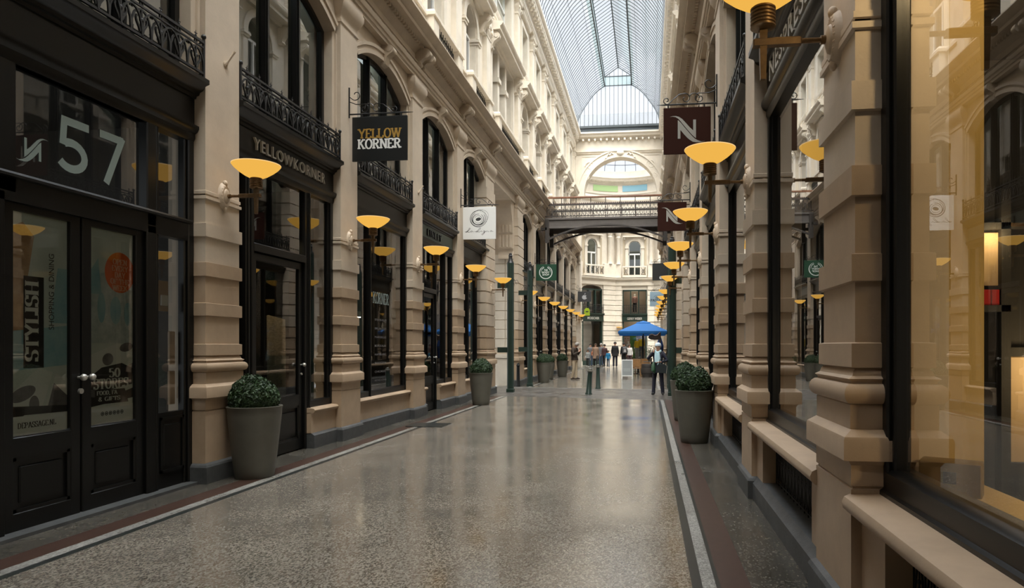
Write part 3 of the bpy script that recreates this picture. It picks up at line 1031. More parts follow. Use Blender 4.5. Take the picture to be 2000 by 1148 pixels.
def make_front(s, i, y, label, mull=(), doors=(), walls=((-1.43, 1.43),), fascia='black', paint='black', transom=None, number=None):
    loc, rz = side(s, y)
    r = thing('shopfront', label, 'shopfront', loc, rz, 'black timber shopfronts')
    g = front_common(r, fascia, paint=paint)
    top = .62
    for u in mull:
        g.bbox(-.06, .06, u - .05, u + .05, top, 3.97, .01); g.bbox(-.03, .075, u - .02, u + .02, top, 3.97, .006)
    for (a, b, hs) in doors:
        g.bbox(-.06, .05, a - .06, a, 0.0, 3.97, .01); g.bbox(-.06, .05, b, b + .06, 0.0, 3.97, .01)
        g.bbox(-.05, .06, a - .02, b + .02, 2.87, 2.98, .01)
    for (a, b) in walls:
        g.bbox(-.06, .05, a, b, top, top + .12, .01)
    g.build('frame', paint, r)
    for (a, b) in walls:
        stall(r, a, b, top)
        paneq(r, a + .02, b - .02, top + .1, 3.97)
    for (a, b, hs) in doors:
        paneq(r, a, b, 2.97, 3.97)
        door(r, a, b, hside=hs)
    return r

# number 57 entrance (left, nearest)
y = BAYS[0]; loc, rz = side('L', y)
r57 = thing('shopfront', 'black timber entrance with house number 57 above poster-covered double doors', 'shopfront', loc, rz, 'black timber shopfronts')
def Y(v): return v - BAYS[0]
g = front_common(r57, h=1.42, sillz=0.0)
for a, b in ((Y(4.6), Y(5.02)), (Y(6.62), Y(6.76))):
    g.bbox(-.06, .05, a, b, 0, 2.88, .012)
g.bbox(-.06, .05, Y(6.62), Y(6.76), 2.88, 3.98, .012)
g.bbox(-.06, .05, Y(4.6), Y(5.12), 2.88, 3.98, .012)
g.bbox(-.06, .05, Y(4.6), Y(7.3), 2.80, 3.04, .01)
g.prism([(.04, 2.99), (.08, 3.0), (.09, 3.02), (.08, 3.04), (.04, 3.05)], Y(4.6), Y(7.3))
g.bbox(-.04, .03, Y(5.02), Y(6.62), 3.96, 4.0, .01)
g.bbox(-.06, .045, Y(6.76), Y(6.80), .0, 3.98, .01)
g.build('frame', 'black', r57)
g = G(); g.box(-.05, .02, Y(6.8), Y(7.28), .02, .86)
for (a, b, c_, d_) in ((Y(6.84), Y(7.22), .2, .23), (Y(6.84), Y(7.22), .78, .81), (Y(6.84), Y(6.87), .2, .81), (Y(7.19), Y(7.22), .2, .81)):
    g.box(.01, .035, a, b, c_, d_)
g.bbox(.01, .03, Y(6.9), Y(7.16), .28, .73, .01)
g.build('side_panel', 'black', r57)
paneq(r57, Y(5.12), Y(6.62), 3.04, 3.98, -.02, 'transom_pane')
paneq(r57, Y(6.8), Y(7.26), 3.04, 3.98, -.02, 'transom_pane')
paneq(r57, Y(6.8), Y(7.26), .86, 2.80, -.02, 'side_pane')
d1 = door(r57, Y(5.02), Y(5.81), 2.84, .82, handle=False)
d2 = door(r57, Y(5.83), Y(6.62), 2.84, .82, handle=False)
g = G()
for hu in (Y(5.78), Y(5.88)):
    g.tube([(.0, hu, 1.30), (.06, hu, 1.30)], .012, 8); g.ball((.07, hu, 1.30), .032, 14, 8)
g.tube([(.0, Y(5.8), 1.17), (.03, Y(5.8), 1.17)], .026, 12)
g.build('door_handle', 'silver', d2)
g = G(); g.box(-.02, .16, -1.42, 1.42, -.02, .03)
g.build('threshold', 'blue', r57)
def mapL(yc, d): return lambda x, z, t: (d + t, x - yc, z)
g = G()
mp = mapL(BAYS[0], -.012)
# big digits 5 and 7, drawn as pens
def pen(g, pts, w, mp):
    n = len(pts)
    L = []; R = []
    for i, p in enumerate(pts):
        a = pts[max(i - 1, 0)]; b = pts[min(i + 1, n - 1)]
        dx, dz = b[0] - a[0], b[1] - a[1]; l = math.hypot(dx, dz) or 1
        ww = w[i] if isinstance(w, (list, tuple)) else w
        L.append((p[0] - dz / l * ww / 2, p[1] + dx / l * ww / 2)); R.append((p[0] + dz / l * ww / 2, p[1] - dx / l * ww / 2))
    k = kk()
    for i in range(n - 1):
        g.add([mp(*L[i], k), mp(*L[i + 1], k), mp(*R[i + 1], k), mp(*R[i], k)], [(0, 1, 2, 3)])
z0, z1 = 3.20, 3.70
pen(g, [(5.93, z1 - .035), (5.62, z1 - .035)], .075, mp)
pen(g, [(5.655, z1), (5.635, z1 - .26)], .07, mp)
pen(g, arc(5.73, z0 + .155, .15, .155 - .035 + .0, 120, -145, 16), .075, mp)
pen(g, [(6.06, z1 - .03), (6.36, z1 - .03)], .075, mp)
pen(g, [(6.35, z1), (6.14, z0)], .075, mp)
g.build('number_57', 'frost', r57, recalc=False)
def nlogo(g, cx, cz, h, mp):
    # capital N whose diagonal is a pair of long swooshes; unit: height h of the letter
    k = h
    def P(l): return [mp(cx + x * k, cz + z * k, P.t) for x, z in l]
    P.t = .0002
    def fill(top, bot):
        for i in range(len(top) - 1):
            g.add(P([top[i], top[i + 1], bot[i + 1], bot[i]]), [(0, 1, 2, 3)])
    # upper swoosh joined to right stem
    top = [(-.92, .69), (-.75, .73), (-.58, .73), (-.42, .68), (-.25, .56), (-.05, .34), (.15, .1), (.33, -.07), (.48, -.3), (.485, -.5)]
    bot = [(-.92, .69), (-.75, .70), (-.60, .67), (-.47, .59), (-.35, .46), (-.15, .2), (.05, -.05), (.22, -.25), (.36, -.4), (.485, -.5)]
    fill(top, bot)
    P.t = .0005; g.add(P([(.34, .5), (.485, .5), (.485, -.5), (.34, -.3)]), [(0, 1, 2, 3)]); P.t = .0008
    # lower swoosh joined to left stem
    top = [(-.48, .5), (-.43, .47), (-.3, .33), (-.12, .1), (.1, -.17), (.28, -.38), (.42, -.52), (.58, -.62), (.78, -.69), (.98, -.66)]
    bot = [(-.48, .1), (-.42, .06), (-.3, -.08), (-.15, -.27), (.03, -.47), (.18, -.6), (.32, -.69), (.5, -.73), (.74, -.73), (.98, -.66)]
    fill(top, bot)
    P.t = .0011; g.add(P([(-.48, .5), (-.34, .38), (-.34, -.5), (-.48, -.5)]), [(0, 1, 2, 3)])
# small parrot-like N mark left of the number is a mirrored N
g = G(); nlogo(g, -5.33, 3.30, .17, lambda x, z, t: (-.012 + t, -x - BAYS[0], z)); g.build('window_logo', 'frost', r57, recalc=False)

# letter slots behind the side pane
lb = thing('letterbox_column', 'pale letter flaps and label plate behind the narrow dark glass right of the 57 doors', 'letterboxes', loc)
g = G()
for a, b, c_, d_ in ((6.93, 7.1, 1.98, 2.32), ): g.bbox(-.1, -.07, Y(a), Y(b), c_, d_, .006)
for a in (6.84, 7.12):
    for c_ in (.93, 1.38):
        g.bbox(-.1, -.07, Y(a), Y(a + .09), c_, c_ + .38, .006)
g.build('flap', 'sand', lb)
g = G(); g.bbox(-.07, -.05, Y(6.96), Y(7.07), 2.04, 2.16, .005); g.bbox(-.07, -.06, Y(6.85), Y(6.9), 1.62, 1.72, .004)
g.build('label_plate', 'white', lb)

# posters on the doors
C = {k: plain('print_' + k, c, .5, var=v, scale=sc, col2=c2) for k, c, v, sc, c2 in (
    ('mist', (.60, .70, .66), .12, 3, None), ('cyan', (.22, .44, .52), .2, 5, (.36, .56, .58)), ('ochre', (.52, .36, .2), .3, 6, (.32, .2, .11)),
    ('paper', (.66, .72, .69), 0, 1, None), ('ink', (.012, .012, .012), 0, 1, None), ('orange', (.75, .14, .025), 0, 1, None),
    ('grey', (.2, .2, .21), .4, 9, None), ('dark', (.03, .03, .03), .3, 9, None), ('facade', (.58, .66, .64), .25, 12, (.38, .47, .48)),
    ('peach', (.8, .48, .3), 0, 1, None))}
def poster(name, label, u0, u1, z0, z1, yc):
    o = thing(name, label, 'poster', loc)
    g = G(); g.box(-.034, -.030, u0 - yc, u1 - yc, z0, z1); g.build('sheet', C['mist'], o, smooth=False)
    return o
def area(par, name, mat, polys, yc, d):
    g = G()
    for p in polys:
        g.add([(d, a - yc, b) for a, b in p], [tuple(range(len(p)))])
    return g.build(name, mat, par, recalc=False, smooth=False)
def ell(cx, cz, rx, rz, n=24, tilt=0):
    t = math.radians(tilt)
    return [(cx + rx * math.cos(a) * math.cos(t) - rz * math.sin(a) * math.sin(t), cz + rx * math.cos(a) * math.sin(t) + rz * math.sin(a) * math.cos(t)) for a in [2 * PI * i / n for i in range(n)]]
yc = BAYS[0]
p1 = poster('poster', 'tall window poster with a vertical black STYLISH banner and grey sunglasses', 5.13, 5.70, .83, 2.74, yc)
area(p1, 'warm_facade_print', C['ochre'], [[(5.13, 1.72), (5.28, 1.72), (5.30, 2.2), (5.36, 2.55), (5.25, 2.66), (5.13, 2.6)]], yc, -.029)
area(p1, 'blue_print', C['cyan'], [[(5.13, 1.38), (5.70, 1.42), (5.70, 1.78), (5.13, 1.72)], [(5.52, 1.8), (5.70, 1.8), (5.70, 2.3), (5.6, 2.3), (5.55, 2.0)]], yc, -.0288)
area(p1, 'sunglasses_print', C['paper'], [[(5.13, 1.0), (5.42, 1.0), (5.55, 1.36), (5.4, 1.4), (5.13, 1.18)], [(5.45, 1.0), (5.7, 1.0), (5.7, 1.3), (5.58, 1.34)]], yc, -.0286)
area(p1, 'lens_print', C['grey'], [ell(5.25, 1.18, .13, .06, tilt=20), ell(5.36, 1.08, .05, .08), [(5.48, 1.0), (5.7, 1.0), (5.7, 1.14), (5.56, 1.26)]], yc, -.0284)
area(p1, 'dark_base_print', C['dark'], [[(5.13, 1.0), (5.70, .99), (5.70, 1.05), (5.13, 1.08)], ell(5.2, 1.02, .07, .05)], yc, -.0282)
area(p1, 'black_banner', C['ink'], [[(5.255, 1.40), (5.455, 1.40), (5.455, 2.20), (5.255, 2.20)]], yc, -.0278)
g = G(); put_serif(g, 'STYLISH', lambda x, z, t: (-.0272 + t, (5.44 - z) - yc, x), 1.46, 2.16, .04, .17, fat=.24, thin=.05, slab=.17)
g.build('lettering', 'vinyl', p1, recalc=False)['label'] = 'pale vertical lettering STYLISH'
g = G(); put_sans(g, 'SHOPPING & DINING', lambda x, z, t: (-.0272, (5.56 - z) - yc, x), 1.74, 2.42, .0, .055)
g.build('small_lettering', C['dark'], p1, recalc=False)
area(p1, 'white_footer', C['paper'], [[(5.13, .83), (5.70, .83), (5.70, .99), (5.13, .99)]], yc, -.0276)
g = G(); put_serif(g, 'DEPASSAGE.NL', mapL(yc, -.0270), 5.2, 5.58, .885, .935, fat=.2, thin=.06, slab=.1); g.build('footer_lettering', C['ink'], p1, recalc=False)

p2 = poster('poster', 'window poster with an orange round badge above 50 STORES lettering', 5.95, 6.51, .83, 2.74, yc)
area(p2, 'facade_print', C['facade'], [[(5.95, 1.62), (6.51, 1.62), (6.51, 2.25), (6.3, 2.35), (6.05, 2.3), (5.95, 2.2)]], yc, -.029)
area(p2, 'arch_print', C['cyan'], [ell(6.28, 1.95, .07, .14), ell(6.1, 1.97, .05, .15), ell(6.44, 1.92, .05, .12), [(5.95, 2.3), (6.06, 2.45), (6.1, 2.1), (5.95, 2.1)]], yc, -.0288)
area(p2, 'sunglasses_print', C['paper'], [[(5.95, 1.3), (6.4, 1.42), (6.51, 1.58), (6.3, 1.62), (5.95, 1.5)]], yc, -.0286)
area(p2, 'lens_print', C['grey'], [ell(6.18, 1.46, .07, .06, tilt=15), ell(6.42, 1.58, .09, .045, tilt=10), [(5.95, 1.18), (6.51, 1.42), (6.51, 1.32), (5.95, 1.06)]], yc, -.0284)
area(p2, 'dark_base_print', C['dark'], [[(5.95, 1.0), (6.51, 1.06), (6.51, 1.16), (6.2, 1.08), (5.95, 1.1)]], yc, -.0282)
area(p2, 'dark_lens_print', C['dark'], [[(5.97, 1.17), (6.15, 1.15), (6.5, 1.2), (6.51, 1.36), (6.36, 1.42), (6.1, 1.38), (5.97, 1.3)], [(6.02, 1.02), (6.45, 1.02), (6.4, 1.16), (6.02, 1.16)]], yc, -.028)
area(p2, 'orange_badge', C['orange'], [ell(6.335, 2.335, .195, .205, 40)], yc, -.0278)
g = G()
for k, (t, w) in enumerate((('OPEN', .19), ('EVERY', .21), ('DAY', .14), ('OF THE', .25), ('WEEK', .2))):
    zt = 2.47 - k * .066
    put_serif(g, t, mapL(yc, -.0272), 6.335 - w / 2, 6.335 + w / 2, zt - .056, zt, fat=.22, thin=.07, slab=.12)
g.build('badge_lettering', C['peach'], p2, recalc=False)
g = G()
put_serif(g, '50', mapL(yc, -.0272), 6.19, 6.34, 1.28, 1.37, fat=.24, thin=.07)
put_serif(g, 'STORES', mapL(yc, -.0272), 6.0, 6.45, 1.17, 1.27, fat=.24, thin=.07)
put_serif(g, 'FOOD, FA', mapL(yc, -.0272), 6.04, 6.3, 1.11, 1.15, fat=.24, thin=.09)
put_serif(g, '& GIFTS', mapL(yc, -.0272), 6.06, 6.34, 1.05, 1.09, fat=.24, thin=.09)
g.build('lettering', 'vinyl', p2, recalc=False)
area(p2, 'white_footer', C['paper'], [[(5.95, .83), (6.51, .83), (6.51, 1.0), (5.95, 1.0)]], yc, -.0276)
g = G()
for k in range(6):
    pen(g, arc(6.11 + k * .05, .925, .017, .017, 0, 360, 12), .007, mapL(yc, -.027))
    pen(g, [(6.10 + k * .05, .925), (6.12 + k * .05, .925)], .012, mapL(yc, -.027))
g.build('icon_row', C['ink'], p2, recalc=False)

# the other left fronts
f1 = make_front('L', 1, BAYS[1], 'black shopfront with silver fascia letters and a central glass door beside the nearest planter',
                mull=(-1.02, .62), doors=((-.86, .50, 1),), walls=((-1.43, -.92), (.56, 1.43)))
g = G(); put_sans(g, 'YELLOWKORNER', lambda x, z, t: (.062 + t, x, z), -.92, 1.08, 4.22, 4.38, space=1.25, thick=.03); g.build('fascia_letters', 'letter', f1, recalc=False)
f2 = make_front('L', 2, BAYS[2], 'black shopfront with one wide window over a long stone sill and faint place-name lettering',
                mull=(-.55,), walls=((-1.43, 1.43),))
g = G()
mp2 = lambda x, z, t: (.006 + t, x, z)
put_serif(g, 'KORNER', mp2, -.30, .52, 2.42, 2.64, fat=.2, thin=.09)
g.build('window_lettering', 'frost', f2, recalc=False)
for k, t in enumerate(('STOCKHOLM', 'BRUXELLES', 'MARSEILLE', 'BORDEAUX', 'HAMBURG', 'SHANGHAI', 'CHICAGO', 'HONG KONG')):
    g = G(); put_sans(g, t, mp2, -.2, .2 + .02 * len(t), 2.08 - k * .17, 2.12 - k * .17)
    g.build('city_lettering', C['grey'], f2, recalc=False)
f3 = make_front('L', 3, BAYS[3], 'shopfront with a pale grey reflecting fascia and a narrow door right of a short sill',
                mull=(-1.0, .72), doors=((-.92, .02, 1),), walls=((-1.43, -.98), (.08, 1.43)), fascia=M['frost'])
g = G(); put_sans(g, 'LINLEY', lambda x, z, t: (.062 + t, x, z), -.75, .35, 4.22, 4.38, space=1.3, thick=.03); g.build('fascia_letters', 'black', f3, recalc=False)
make_front('L', 4, BAYS[4], 'black shopfront behind the second left planter, last before the cross street', mull=(-.5, .5))
for i in range(5, 11):
    make_front('L', i, BAYS[i], 'brown-black shopfront on the left, %s past the cross street' % ORD[i - 5], mull=(-.45, .45) if i % 2 else (-.1,),
               doors=() if i % 2 else ((-.1, .85, 1),), walls=((-1.43, 1.43),) if i % 2 else ((-1.43, -.16), (.91, 1.43)))

# ---- right row: sill on stone piers with an iron grille below
def grille(u0, u1, z0, z1, d):
    g = G()
    g.tube([(d, u0, z1 - .05), (d, u1, z1 - .05)], .008, 4); g.tube([(d, u0, z0 + .03), (d, u1, z0 + .03)], .008, 4)
    n = max(2, int((u1 - u0) / .13)); st = (u1 - u0) / n
    for k in range(n):
        a = u0 + k * st; c = a + st / 2
        g.tube([(d, a, z0), (d, a, z1)], .006, 4)
        h0, h1 = z0 + .05, z1 - .08
        for sg_ in (-1, 1):
            g.tube([(d, c + sg_ * st * .48 * math.cos(t * PI / 10) ** .8 if t < 5 else c, h0 + (h1 - h0) * (t / 5)) for t in range(6)], .006, 4)
            g.tube([(d, c + sg_ * st * .3 * math.sin(t * PI / 6), h0 + (h1 - h0) * .55 * t / 6) for t in range(7)], .005, 4)
        g.ball((d, c, h0 + (h1 - h0) * .62), .012, 6, 4)
        g.ball((d, c, h0 + .02), .01, 6, 4)
        g.tube([(d, c, h0), (d, c, h1 + .02)], .004, 4)
    return g
def make_right(i, y, label):
    loc, rz = side('R', y)
    r = thing('shopfront', label, 'shopfront', loc, rz, 'black timber shopfronts')
    g = front_common(r, sillz=.82)
    g.prism([(-.08, .80), (.08, .80), (.08, .83), (.06, .84), (.06, .93), (.03, .95), (-.08, .95)], -1.43, 1.43)
    if i >= 3: g.bbox(-.05, .06, -.05, .05, .9, 3.97, .01)
    g.build('frame', 'black', r)
    paneq(r, -1.31, 1.31, .93, 3.97)
    g = G()
    g.prism([(-.08, .70), (.2, .70), (.235, .705), (.262, .73), (.268, .76), (.255, .79), (.225, .805), (-.08, .815)], -1.40, 1.40)
    g.build('sill', 'sand', r)
    for a, b in ((-1.43, -1.02), (1.02, 1.43)):
        g = G(); g.box(-.1, .17, a, b, .22, .705)
        g.build('stall_riser', 'sand', r)
    g = G(); g.prism([(-.1, 0), (.22, 0), (.22, .17), (.2, .19), (.17, .235), (-.1, .235)], -1.43, 1.43); g.build('plinth', 'blue', r)
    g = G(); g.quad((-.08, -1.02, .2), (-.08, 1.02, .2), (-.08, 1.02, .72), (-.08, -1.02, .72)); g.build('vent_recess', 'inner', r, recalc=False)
    grille(-1.02, 1.02, .235, .70, .04).build('iron_grille', 'iron', r)
    return r
f = make_right(-1, BAYS[0] - B, 'nearest right shopfront, cut by the frame edge, with lit yellow display behind glass')
YB = BAYS[0] - B
fr = []
for i in range(11):
    lb = ['right shopfront with standing white-edged fascia letters, between the two nearest piers',
          'right shopfront beside the nearest right planter with a stone sill over an iron grille'][i] if i < 2 else \
         ('black shopfront, %s of the right row before the cross street' % ORD[i] if i < 5 else 'black shopfront on the right, %s past the cross street' % ORD[i - 5])
    fr.append(make_right(i, BAYS[i], lb))
g = G(); put_sans(g, 'NESPRESSO', lambda x, z, t: (.062 + t, x, z), -1.0, 1.0, 4.2, 4.40, bold=.01, space=1.1, thick=.05)
g.build('fascia_letters', 'letter', fr[0], recalc=False)

# ================================================================== IRON RAILINGS over the shopfronts
def railing():
    r = thing('iron_railing', 'x', 'railing', group='cast iron railings above the shopfronts')
    d, h = .19, 1.40
    g = G()
    g.tube([(d, -h, 5.10), (d, h, 5.10)], .02, 4); g.tube([(d, -h, 4.74), (d, h, 4.74)], .018, 4); g.tube([(d, -h, 5.04), (d, h, 5.04)], .013, 4)
    for u in (-h, h):
        g.tube([(d, u, 4.69), (d, u, 5.14)], .018, 6); g.tube([(d, u, 4.74), (.02, u, 4.74)], .01, 4); g.tube([(d, u, 5.1), (.02, u, 5.1)], .01, 4)
        g.ball((d, u, 5.17), .03, 8, 5)
    g.build('rail', 'iron', r)
    g = G()
    n = 10; st = 2 * h / n
    for k in range(n):
        c = -h + (k + .5) * st
        for off in (0, st / 2):
            if off and k == n - 1: continue
            cc = c + off
            g.tube([(d + (.008 if off else 0), cc + .5 * st * math.cos(PI * t / 8), 4.74 + .27 * math.sin(PI * t / 8) ** .8) for t in range(9)], .013, 4)
        g.tube([(d, c, 4.74), (d, c, 5.0)], .014, 4)
        for sg_ in (-1, 1):
            g.tube([(d, c + sg_ * (.02 + .028 * (1 - math.cos(t * PI / 4))), 4.78 + .03 * t) for t in range(6)], .013, 4)
            g.tube([(d, c + sg_ * st * .5 * .9, 4.98 + .012 * t) for t in (0, 3)], .009, 4)
        g.ball((d, c, 4.90), .025, 6, 5)
        g.ball((d, c, 4.80), .02, 6, 5)
        g.tube([(d, c + .02 * math.cos(t * PI / 4), 5.07 + .02 * math.sin(t * PI / 4)) for t in range(8)], .010, 4, True)
    g.build('scrollwork', 'iron', r)
    for k in range(n):
        c = -h + (k + .5) * st
        g = G()
        g.tube([(d, c, 5.1), (d, c, 5.19)], [.009, .003], 5)
        g.tube([(d, c - .022, 5.155), (d, c + .022, 5.155)], .006, 5); g.ball((d, c, 5.13), .013, 6, 4)
        g.build('finial', 'iron', r)
    return r
ra = railing()
for s in 'LR':
    for i, y in enumerate(BAYS):
        loc, rz = side(s, y)
        nb = {('L', 0): 'cast iron railing over the number 57 entrance, cut by the top of the frame', ('L', 1): 'cast iron railing with pointed arches above the silver fascia letters',
              ('L', 2): 'cast iron railing right behind the black hanging sign', ('L', 3): 'cast iron railing above the pale grey fascia',
              ('L', 4): 'cast iron railing partly behind the white spiral sign'}.get((s, i), 'iron railing on a %s shopfront cornice, %s' % (SN[s], where(i, s)))
        dup(ra, loc, rz, nb)
kill(ra)

# ================================================================== WALL LAMPS
def lamp():
    r = thing('wall_lamp', 'x', 'lamp', group='amber bowl wall lamps on the pilasters')
    g = G()
    # carved oval rosette on the pilaster face (d=.19)
    prof = [(.001, .075), (.03, .072), (.05, .06), (.055, .045), (.075, .05), (.09, .035), (.10, .012), (.105, -.02)]
    g.tf = Matrix.Translation((.19, 0, 3.40)) @ Matrix.Rotation(PI / 2, 4, 'Y') @ Matrix.Diagonal((1.6, 1.0, 1.0, 1))
    g.lathe(prof, 24)
    g.tf = None
    for k in range(18):
        a = 2 * PI * k / 18
        g.ball((.228, .075 * math.cos(a), 3.40 + .122 * math.sin(a)), .014, 6, 4)
    g.ball((.22, 0, 3.555), .03, 8, 6, sz=1.3); g.ball((.22, 0, 3.245), .024, 8, 6, sz=1.4)
    for sg_ in (-1, 1):
        g.tube([(.225, sg_ * (.02 + .04 * math.sin(t * .5)), 3.33 - .0 + .03 * t) for t in range(6)], .014, 6)
    g.build('rosette', 'stone', r)
    g = G()
    g.tube([(.2, 0, 3.40), (.47, 0, 3.40)], .016, 10)
    g.tube([(.25, 0, 3.40), (.29, 0, 3.40)], .026, 10)
    g.bbox(.40, .68, -.024, .024, 3.378, 3.424, .008)
    g.build('arm', 'brass', r)
    g = G(); g.tube([(.62, 0, 3.50), (.62, 0, 3.18)], [.034, .022], 4); g.build('stem', 'brass', r)
    g = G()
    pr = [(.045, 3.475)]
    for k in range(6):
        z = 3.485 + k * .021
        pr += [(.066, z), (.074, z + .005), (.074, z + .012), (.066, z + .016)]
    pr += [(.06, 3.62)]
    g.lathe([(a, z) for a, z in pr], 20, (.62, 0, 0), cap=True)
    g.build('holder', 'brass', r)
    g = G()
    pr = [(.03, 3.605), (.08, 3.612), (.135, 3.64), (.20, 3.685), (.252, 3.73), (.270, 3.752), (.277, 3.765), (.273, 3.772), (.263, 3.765), (.242, 3.737), (.19, 3.692), (.125, 3.65), (.03, 3.62)]
    g.lathe(pr, 40, (.62, 0, 0)); g.build('bowl', 'bowl', r)
    g = G(); g.tube([(.62 + .274 * math.cos(PI * k / 20), .274 * math.sin(PI * k / 20), 3.769) for k in range(40)], .0065, 5, True); g.build('rim', 'rim', r)
    return r
lm = lamp()
for s in 'LR':
    for i, y in enumerate(PIERS):
        if s == 'L' and i == 0: continue
        loc, rz = side(s, y)
        nb = {('L', 1): 'amber bowl lamp above the nearest left planter, largest on the left wall', ('L', 2): 'amber bowl wall lamp below the black hanging sign',
              ('L', 3): 'amber bowl wall lamp left of the white spiral sign, under the grey fascia', ('L', 4): 'amber bowl wall lamp directly below the white spiral sign',
              ('R', 0): 'brass wall lamp on the nearest right pilaster, bowl cut off by the frame top', ('R', 1): 'amber bowl lamp in front of the upper brown hanging sign, largest lit bowl',
              ('R', 2): 'amber bowl wall lamp overlapping the lower brown hanging sign'}.get((s, i))
        if not nb: nb = 'amber bowl wall lamp on the %s wall, %s lamp counted from the camera' % (SN[s], ORD[i - (1 if s == 'L' else 0)])
        dup(lm, loc, rz, nb)
kill(lm)
# small plaster hooks high on the left pilasters
hk = thing('wall_hook', 'x', 'hook', group='painted wall hooks')
g = G(); g.tube([(.19, 0, 5.02), (.22, .0, 5.05), (.27, .02, 5.14), (.29, .03, 5.18)], [.03, .014, .013, .018], 8)
g.tube([(.19, 0, 5.02), (.2, 0, 5.02)], .04, 10); g.build('hook_body', 'stone', hk)
for i in (1, 3):
    loc, rz = side('L', PIERS[i] + .05)
    dup(hk, loc, rz, ['', 'cream painted hook high on the pilaster above the nearest left lamp', '', 'cream painted hook on the pilaster right of the black hanging sign'][i])
kill(hk)

# ================================================================== GLASS ROOF
RC = -2.1
VP = [(2.98, 16.85), (2.93, 17.3), (2.8, 17.8), (2.56, 18.27), (2.36, 18.58), (2.16, 18.85), (1.97, 19.12), (1.78, 19.36), (1.58, 19.56), (1.37, 19.74), (1.16, 19.88), (.95, 20.0)]
Y0R = 1.5
g = G(); g.box(-5.6, 1.6, -8.3, 1.5, 16.9, 17.1); struct('ceiling_light_block', g, 'cream', smooth=False)  # unseen solid slab, added to keep roof light off the near bays
roof = empty('ceiling'); roof['kind'] = 'structure'
g = G()
for sg in (-1, 1):
    for (a, za), (b, zb) in zip(VP[:-2], VP[1:-1]):
        g.quad((RC + sg * a, Y0R, za), (RC + sg * a, YEND, za), (RC + sg * b, YEND, zb), (RC + sg * b, Y0R, zb))
    g.quad((RC + sg * .95, Y0R, 20.65), (RC + sg * .95, YEND, 20.65), (RC, YEND, 21.3), (RC, Y0R, 21.3))
g.build('roof_glazing', 'roofglass', roof, recalc=False)
g = G()
for sg in (-1, 1):
    (a, za), (b, zb) = VP[-2:]
    g.quad((RC + sg * a, Y0R, za), (RC + sg * a, YEND, za), (RC + sg * b, YEND, zb), (RC + sg * b, Y0R, zb))
    g.quad((RC + sg * .95, Y0R, 20.0), (RC + sg * .95, YEND, 20.0), (RC + sg * .95, YEND, 20.65), (RC + sg * .95, Y0R, 20.65))
g.build('green_glazing', 'roofgreen', roof, recalc=False)
g = G(); yy = 1.7
while yy < YEND:
    for sg in (-1, 1):
        g.tube([(RC + sg * a, yy, z) for a, z in VP], .022, 4, cap=False)
        g.tube([(RC + sg * .95, yy, 20.65), (RC, yy, 21.3)], .021, 4, cap=False)
    yy += .40
g.build('glazing_ribs', 'roofbar', roof)
g = G()
for sg in (-1, 1):
    g.box(RC + sg * .95 - .035, RC + sg * .95 + .035, Y0R, YEND, 19.96, 20.06)
    g.box(RC + sg * .95 - .03, RC + sg * .95 + .03, Y0R, YEND, 20.6, 20.68)
    g.box(RC + sg * 3.0 - .05, RC + sg * 3.0 + .05, Y0R, YEND, 16.8, 16.92)
    for (a, z) in (VP[3], VP[6], VP[9]):
        g.box(RC + sg * a - .006, RC + sg * a + .006, Y0R, YEND, z - .006, z + .006)
g.box(RC - .03, RC + .03, Y0R, YEND, 21.26, 21.34)
g.build('purlin', 'roofbar', roof, smooth=False)
# end lunette
g = G(); yy = YEND - .05
for k in range(-10, 11):
    x = RC + k * .30
    s_ = abs(x - RC)
    if s_ > 2.95: continue
    if s_ < .95: top = 20.65 + .65 * (1 - s_ / .95)
    else:
        top = next(zb + (za - zb) * (s_ - b) / (a - b) for (a, za), (b, zb) in zip(VP, VP[1:]) if b <= s_ <= a + 1e-6)
    g.box(x - .014, x + .014, yy - .02, yy + .02, 17.1, top)
for sg in (-1, 1):
    g.tube([(RC + sg * a, yy, z) for a, z in VP], .035, 4)
    g.tube([(RC + sg * .95, yy, 20.65), (RC, yy, 21.3)], .03, 4)
g.box(RC - .95, RC + .95, yy - .02, yy + .02, 19.97, 20.03); g.box(RC - .95, RC + .95, yy - .02, yy + .02, 20.62, 20.68)
g.box(RC - 2.98, RC + 2.98, yy - .03, yy + .03, 17.05, 17.2)
g.build('lunette_bars', 'roofbar', roof, smooth=False)
g = G()
pts = [(RC - a, yy + .03, z) for a, z in VP] + [(RC - .95, yy + .03, 20.65), (RC, yy + .03, 21.3), (RC + .95, yy + .03, 20.65)] + [(RC + a, yy + .03, z) for a, z in VP[::-1]]
g.add(pts, [tuple(range(len(pts)))]); g.build('lunette_glazing', 'roofglass', roof, recalc=False)
g = G(); g.quad((RC - .95, yy + .0, 20.03), (RC + .95, yy + .0, 20.03), (RC + .95, yy, 20.62), (RC - .95, yy, 20.62)); g.build('vent_glazing', 'roofgreen', roof, recalc=False)
# rotunda roof edge behind the lunette
g = G(); g.prism([(49.3, 17.1), (51.2, 18.95), (51.6, 18.95), (49.8, 17.0)], -9, 5, 'x'); struct('ceiling_slate', g, 'slate')
# band under the lunette
g = G(); g.box(RC - 3.2, RC + 3.2, YEND - .02, YEND + .25, 16.7, 17.1); struct('trim_50', g, M['roofbar'], smooth=False)

